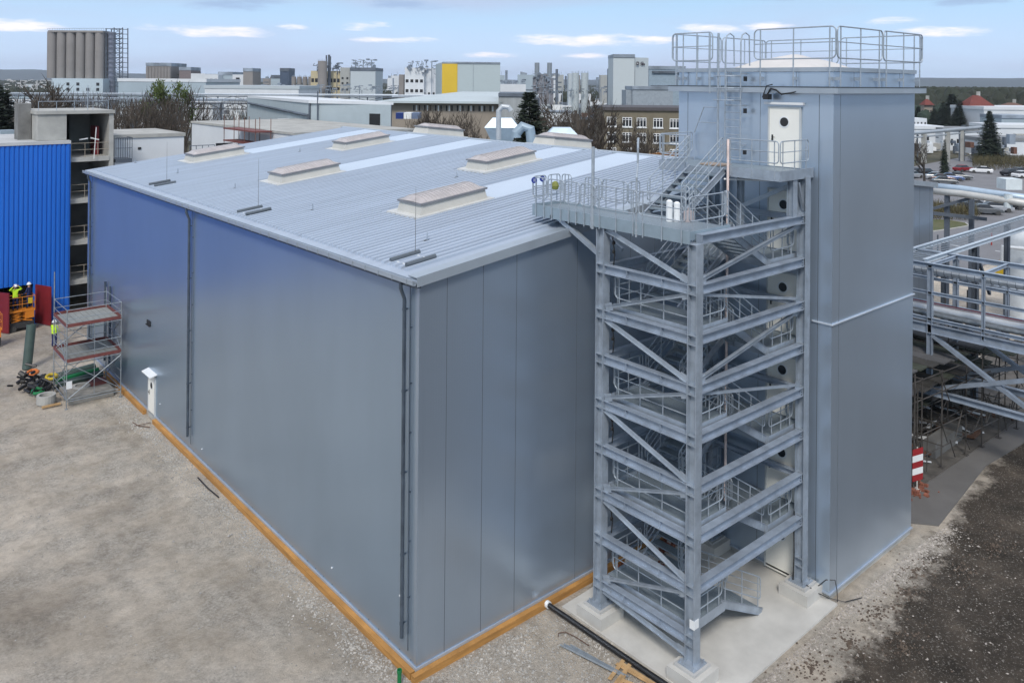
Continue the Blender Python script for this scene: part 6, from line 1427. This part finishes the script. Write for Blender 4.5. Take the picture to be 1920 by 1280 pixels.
for i, (px, y, c_, n_, an, lb) in enumerate(((1806, 322, RED, 'red', AA+.35, 'dark red car parked left of the white car by the hedge'), (1840, 325, WHT, 'white', AA+2.6, 'white car parked beside the dark red car'),
    (1720, 328, BLK, 'black', AA+.5, 'black car nearest the tower on the car park'), (1738, 329, BLK, 'black', AA+.5, 'second black car from the tower'), (1712, 334, SLV, 'silver', AA+.5, 'silver car partly hidden by the tower'),
    (1758, 337, SLV, 'silver', AA-.35, 'silver car at the left of the middle row'), (1768, 341, (.10, .06, .06), 'rose', AA-.35, 'dark brownish car in the middle row'), (1784, 339, BLU, 'blue', AA-.35, 'blue car in the middle row'), (1800, 337, GRY, 'grey', AA-.35, 'dark grey car at the right end of the middle row'), (1772, 346, GRY, 'grey', AA-.35, 'dark grey car nearest in the middle row'),
    (1896, 330, BLK, 'black', AA+.3, 'black car at the right edge of the car park'), (1912, 327, GRY, 'grey', AA+.3, 'dark grey car behind the black one at the right edge'), (1918, 334, WHT, 'white', AA+.3, 'white car cut by the right edge'),
    (1812, 398, BLK, 'black', AA-.2, 'black car below the pale pipes'), (1848, 402, GRY, 'grey', AA-.2, 'dark grey car below the pale pipes'), (1868, 397, SLV, 'silver', AA-.2, 'silver car below the pale pipes, right of the grey car'), (1890, 392, BLK, 'black', AA-.2, 'black car below the valve box'), (1830, 392, SLV, 'silver', AA-.2, 'silver car behind the cars below the pale pipes'), (1870, 386, WHT, 'white', AA-.2, 'white car behind the silver car below the pipes'), (1908, 386, BLU, 'blue', AA-.2, 'blue car at the right below the valve box'))):
    car(px, y, c_, n_, an, lb)
# cones / poles by the road
for px, yb, yt, m_, lb in ((1758, 483, 440, STEELD, 'slim dark post beside the hall corner'), (1859, 460, 437, mat('red_post', (.3, .03, .02), .6), 'red post between the road markings')):
    q = G(px, yb); zt_ = D(px, yt, (q-CAM).dot(FW)).z; mb = MB(); mb.cyl(q.x, q.y, 0, zt_, .08, 8); tag(mb.build('post', m_), lb, 'post')
# steel pipe bridge and its branch
XB_ = 28.0
br = thing('pipe_bridge', 'blue grey steel pipe bridge with diagonals right of the tower', 'pipe bridge', (XB_, -3, 0))
def seg(a, b, h, w_, name='chord', m=GALVB):
    mb = MB(); mb.ibeam(a, b, h, w_); return part(mb, name, m, br)
Ya, Yb_ = 1.5, -12.0; z1, z2, z3 = 9.05, 5.95, 2.85
for x in (XB_, XB_+3.2):
    seg((x, Ya, z1), (x, Yb_, z1), .24, .22); seg((x, Ya, z1-1.35), (x, Yb_, z1-1.35), .16, .14); seg((x, Ya, z2+.45), (x, Yb_, z2+.45), .16, .16); seg((x, Ya, z2), (x, Yb_, z2), .46, .26); seg((x, Ya, z3), (x, Yb_, z3), .3, .28)
    for y in (-3.6, -8.4, -11.9): mb = MB(); mb.ibeam((x, y, z3), (x, y, z1), .24, .22, up=(0, 1, 0)); part(mb, 'post', GALVB, br)
    for y in (-6.0,): mb = MB(); mb.ibeam((x, y, z2), (x, y, z1), .14, .14, up=(0, 1, 0)); part(mb, 'post', GALVB, br)
    mb = MB(); mb.ibeam((x, -3.7, z2-.3), (x, -8.3, z3+.2), .2, .18, up=(1, 0, 0)); mb.ibeam((x-.05, -3.7, z3+.15), (x-.05, -8.3, z2-1.2), .2, .18, up=(1, 0, 0)); part(mb, 'diagonal', GALVB, br)
    mb = MB(); mb.ibeam((x, 1.4, z2-.3), (x, -3.5, z3+.2), .2, .18, up=(1, 0, 0)); part(mb, 'diagonal', GALVB, br)
for y in (-1.2, -3.6, -6.0, -8.4, -10.8): mb = MB(); mb.ibeam((XB_, y, z2-.05), (XB_+3.2, y, z2-.05), .2, .16); mb.ibeam((XB_, y, z1), (XB_+3.2, y, z1), .16, .14); part(mb, 'cross_beam', GALVB, br)
for i, (dx, z, r_, m_) in enumerate(((.7, z1-.35, .22, mat('alu_pipe', (.68, .72, .76), .3, .5)), (1.3, z1-.45, .14, WHITE), (1.9, z2+.55, .16, mat('pipe_copper', (.40, .26, .18), .4, .3)), (2.4, z2+.5, .13, GALV), (.8, z2+.5, .10, SCAF), (1.3, z2+.62, .2, MATS['alu_pipe']), (2.7, z2+.5, .1, mat('red_pipe', (.28, .03, .02), .5)))):
    mb = MB(); mb.tube([(XB_+dx, Ya, z), (XB_+dx, Yb_, z)], r_, 12); part(mb, 'pipe', m_, br)
mb = MB()
for i in range(34): y = 1.2-i*.35; mb.box(XB_+.5, y, z1-.62, XB_+2.2, y+.03, z1-.6); mb.tube([(XB_+.7, y, z1-.35), (XB_+.7, y+.02, z1-.35)], .235, 10)
part(mb, 'pipe_clamp', STEELM, br)
# ladder-like cable tray branch running away from the corner
bb = thing('pipe_bridge', 'narrow steel walkway branch running away above the road', 'walkway bridge', (XB_, -3.3, 0))
for y in (-3.2, -1.6):
    mb = MB(); mb.ibeam((XB_+.3, y, z1+.1), (XB_+42, y, z1+.1), .22, .2); part(mb, 'chord', mat('bright_galv', (.52, .58, .64), .4, .3, .1, 2), bb)
mb = MB()
for i in range(80): x = XB_+.6+i*.5; mb.box(x, -3.1, z1+.05, x+.05, -1.7, z1+.09)
part(mb, 'rungs', GALV, bb)
for x in (XB_+7, XB_+17, XB_+29): 
    mb = MB(); mb.ibeam((x, -3.2, 0), (x, -3.2, z1), .3, .3, up=(0, 1, 0)); mb.ibeam((x, -1.6, 0), (x, -1.6, z1), .3, .3, up=(0, 1, 0)); mb.bar((x, -3.2, z1-.2), (x+2.2, -3.2, z1-3), .15, .15); part(mb, 'support_post', STEELD, bb)
mb = MB(); mb.bar((XB_+8, -8, 6.6), (XB_+8, 6, 7.2), .16, .2); part(mb, 'cross_beam', GALVB, bb)
q = D(1912, 478, 62); t = thing('storage_tank', 'white round tank behind the pipe bridge at the right edge', 'tank', (q.x, q.y, 0))
q2 = D(1925, 440, 62); mb = MB(); mb.lathe(q2.x, q2.y, [(1.35, 0), (1.35, q2.z-.3), (1.1, q2.z+.2), (.5, q2.z+.45), (0, q2.z+.5)], 28); part(mb, 'shell', mat('tank_white', (.58, .62, .65), .45, .1), t, smooth=True)
mb = MB(); e_ = D(1880, 462, 60); mb.tube([e_+RT*2-UP*.2, e_, e_-UP*2.6], .16, 10); mb.tube([e_-UP*2.5, e_-UP*3.4], .2, 8); part(mb, 'pipe', WHITE, t)
mb = MB(); e_ = D(1877, 508, 60); mb.box(e_.x-.3, e_.y-.3, e_.z-.3, e_.x+.3, e_.y+.3, e_.z+.3); part(mb, 'yellow_valve', YEL, t)
# yellow-green pole at the tower's right edge
mb = MB(); q = PYc(1712, 420, -1.0); mb.tube([(21.5, -1.5, 5.5), (21.5, -1.5, 12.0)], .035, 6); tag(mb.build('marker_pole', mat('pale_yellow_pole', (.5, .5, .15), .5)), 'thin pale yellow pole rising at the right edge of the tower', 'pole')
# scaffolding around the bridge
sf = thing('bridge_scaffold', 'dense rusty tube scaffold standing under the pipe bridge', 'scaffold', (24, -4, 0))
rs = random.Random(8); TUBE = mat('weathered_tube', (.075, .068, .062), .6, .3, .4, 1.5)
for i, x in enumerate((22.6, 24.5, 26.3, 28.6, 30.2, 32.0, 34.0, 36.5)):
    for j, y in enumerate((-4.6, -3.0, -1.0, 1.0)):
        yy = y-(x-24)*.10; top = 4.6 if j == 0 else 6.2
        mb = MB(); mb.tube([(x, yy, 0), (x+.05, yy, top)], .035, 5); mb.box(x-.12, yy-.12, 0, x+.12, yy+.12, .06); part(mb, 'standard', TUBE, sf)
for z in (1.0, 2.0, 3.6, 4.5):
    mb = MB()
    for j, y in enumerate((-4.6, -3.0, -1.0, 1.0)): mb.tube([(22.4, y+.16, z), (36.8, y-1.3, z)], .03, 5)
    for x in (22.6, 24.5, 26.3, 28.6, 30.2, 32.0, 34.0): mb.tube([(x, -4.7-(x-24)*.1, z+.05), (x, 1.2-(x-24)*.1, z+.05)], .028, 5)
    part(mb, 'ledger', TUBE, sf)
mb = MB()
for k in range(60):
    x = rs.uniform(22.5, 35); y = rs.choice((-4.6, -3.0, -1.0)); z = rs.choice((.2, 1.1, 2.1, 3.0)); mb.tube([(x, y-(x-24)*.1, z), (x+rs.uniform(-2, 2), y-(x-24)*.1+rs.uniform(-.1, .1), z+rs.uniform(1, 2))], .028, 5)
mb.tube([(23.1, -4.9, .1), (23.9, -4.6, 4.9)], .04, 6); mb.tube([(23.4, -4.9, .1), (23.7, -4.8, 4.4)], .035, 6)
part(mb, 'diagonal_brace', TUBE, sf)
for z in (2.05, 3.65, 4.6):
    for k in range(16):
        if rs.random() < .15: continue
        x = 22.6+k*.9; y0 = -4.4 if z > 2.1 else -3.2; mb = MB(); mb.box(x, y0-(x-24)*.1+rs.uniform(0, .3), z, x+.82, 1.0-(x-24)*.1, z+.05+.02*rs.random()); part(mb, 'deck_board', rs.choice((mat('old_deck', (.045, .043, .040), .9, 0, .3, 1), mat('old_deck_green', (.045, .052, .038), .9, 0, .3, 1), mat('old_deck_grey', (.085, .085, .088), .85, 0, .3, 1))), sf)
mb = MB(); rs2 = random.Random(12)
for k in range(150):
    x = rs2.uniform(22, 36); y = rs2.uniform(-4.2, 0)-(x-24)*.1; z = rs2.uniform(.05, .5); l_ = rs2.uniform(.2, 1.6); a_ = rs2.uniform(0, 3.1); mb.bar((x, y, z), (x+l_*math.cos(a_), y+l_*math.sin(a_), z+rs2.uniform(-.1, .3)), rs2.uniform(.04, .25), rs2.uniform(.03, .12), mi=rs2.choice((0, 0, 1, 2, 3)))
tag(mb.build('scrap_material', [TUBE, WHIT2, mat('old_deck', (0, 0, 0)), MATS['rusty_bar']]), 'loose scrap boards, bars and plates lying under the scaffold', 'scrap', kind='stuff')
mb = MB(); mb.box(27.0, -4.3, .0, 30.3, -3.7, .75); tag(mb.build('concrete_barrier', mat('dark_concrete', (.13, .13, .125), .9, 0, .2, 1)), 'grey concrete barrier under the pipe bridge scaffold', 'barrier')
# plant greenery and pipe stuff behind the bridge deck
mb = MB(); mb.box(31.8, -11, 2.0, 44, 8, 2.1); 
# dark works area under and behind bridge: low machinery roofs
rs3 = random.Random(14); t = thing('works_shed', 'dark low works building behind the pipe bridge', 'shed', (33, -2, 0))
mb = MB(); mb.box(33.5, -2.6, 0, 37.2, -.3, 3.2); part(mb, 'wall', mat('works_dark', (.09, .095, .09), .9, 0, .3, .5), t)
mb = MB()
for k in range(12): mb.box(33.4+k*.32, -2.8, 3.2+.01*k, 33.7+k*.32, -.2, 3.28+.01*k)
part(mb, 'roof', mat('works_roof', (.07, .07, .066), .9, 0, .4, 2), t)
# warning board
q = G(1722, 925); t = thing('warning_board', 'red and white striped warning board beside the footpath', 'warning board', (23.0, -5.2, 0))
mb = MB(); bw, b0, b1 = .46, .55, 1.95; dirv = Vector((RT.x, RT.y, 0)); c = Vector((23.05, -5.1, 0))
n_ = 5
for k in range(n_):
    z0 = b0+(b1-b0)*k/n_; z1_ = b0+(b1-b0)*(k+1)/n_; sl_ = .14; e1, e2 = c-dirv*bw/2, c+dirv*bw/2
    mb.hexa([e1+UP*(z0-sl_/2), e2+UP*(z0+sl_/2), e2+FW*.03+UP*(z0+sl_/2), e1+FW*.03+UP*(z0-sl_/2), e1+UP*(z1_-sl_/2), e2+UP*(z1_+sl_/2), e2+FW*.03+UP*(z1_+sl_/2), e1+FW*.03+UP*(z1_-sl_/2)], k % 2)
part(mb, 'striped_panel', [mat('warn_red', (.28, .018, .022), .5), WHITE], t)
mb = MB(); mb.tube([c+FW*.06, c+FW*.06+UP*2.0], .03, 6); mb.box(c.x-.3, c.y-.05, 0, c.x+.3, c.y+.25, .1); part(mb, 'stand', CONC, t)
rubble('brick_rubble', 'small heap of rubble at the foot of the warning board', 22.9, -5.0, .5, .25, 60, MATS['brick_bits'])

# =================================================================== AIR
mb = MB(); mb.box(-8000, -5000, -6, 9000, 9000, 135)
hz = mb.build('haze', [bpy.data.materials.new('haze_air')]); hz['kind'] = 'stuff'; hz['label'] = 'thin pale haze over the whole site'
t = hz.data.materials[0]; t.use_nodes = True; n_ = t.node_tree; n_.nodes.clear(); o_ = nd(n_, 'ShaderNodeOutputMaterial'); v_ = nd(n_, 'ShaderNodeVolumePrincipled'); v_.inputs['Color'].default_value = (.80, .88, 1, 1); v_.inputs['Density'].default_value = .00010; v_.inputs['Anisotropy'].default_value = .2
ln(n_, v_.outputs[0], o_.inputs['Volume'])
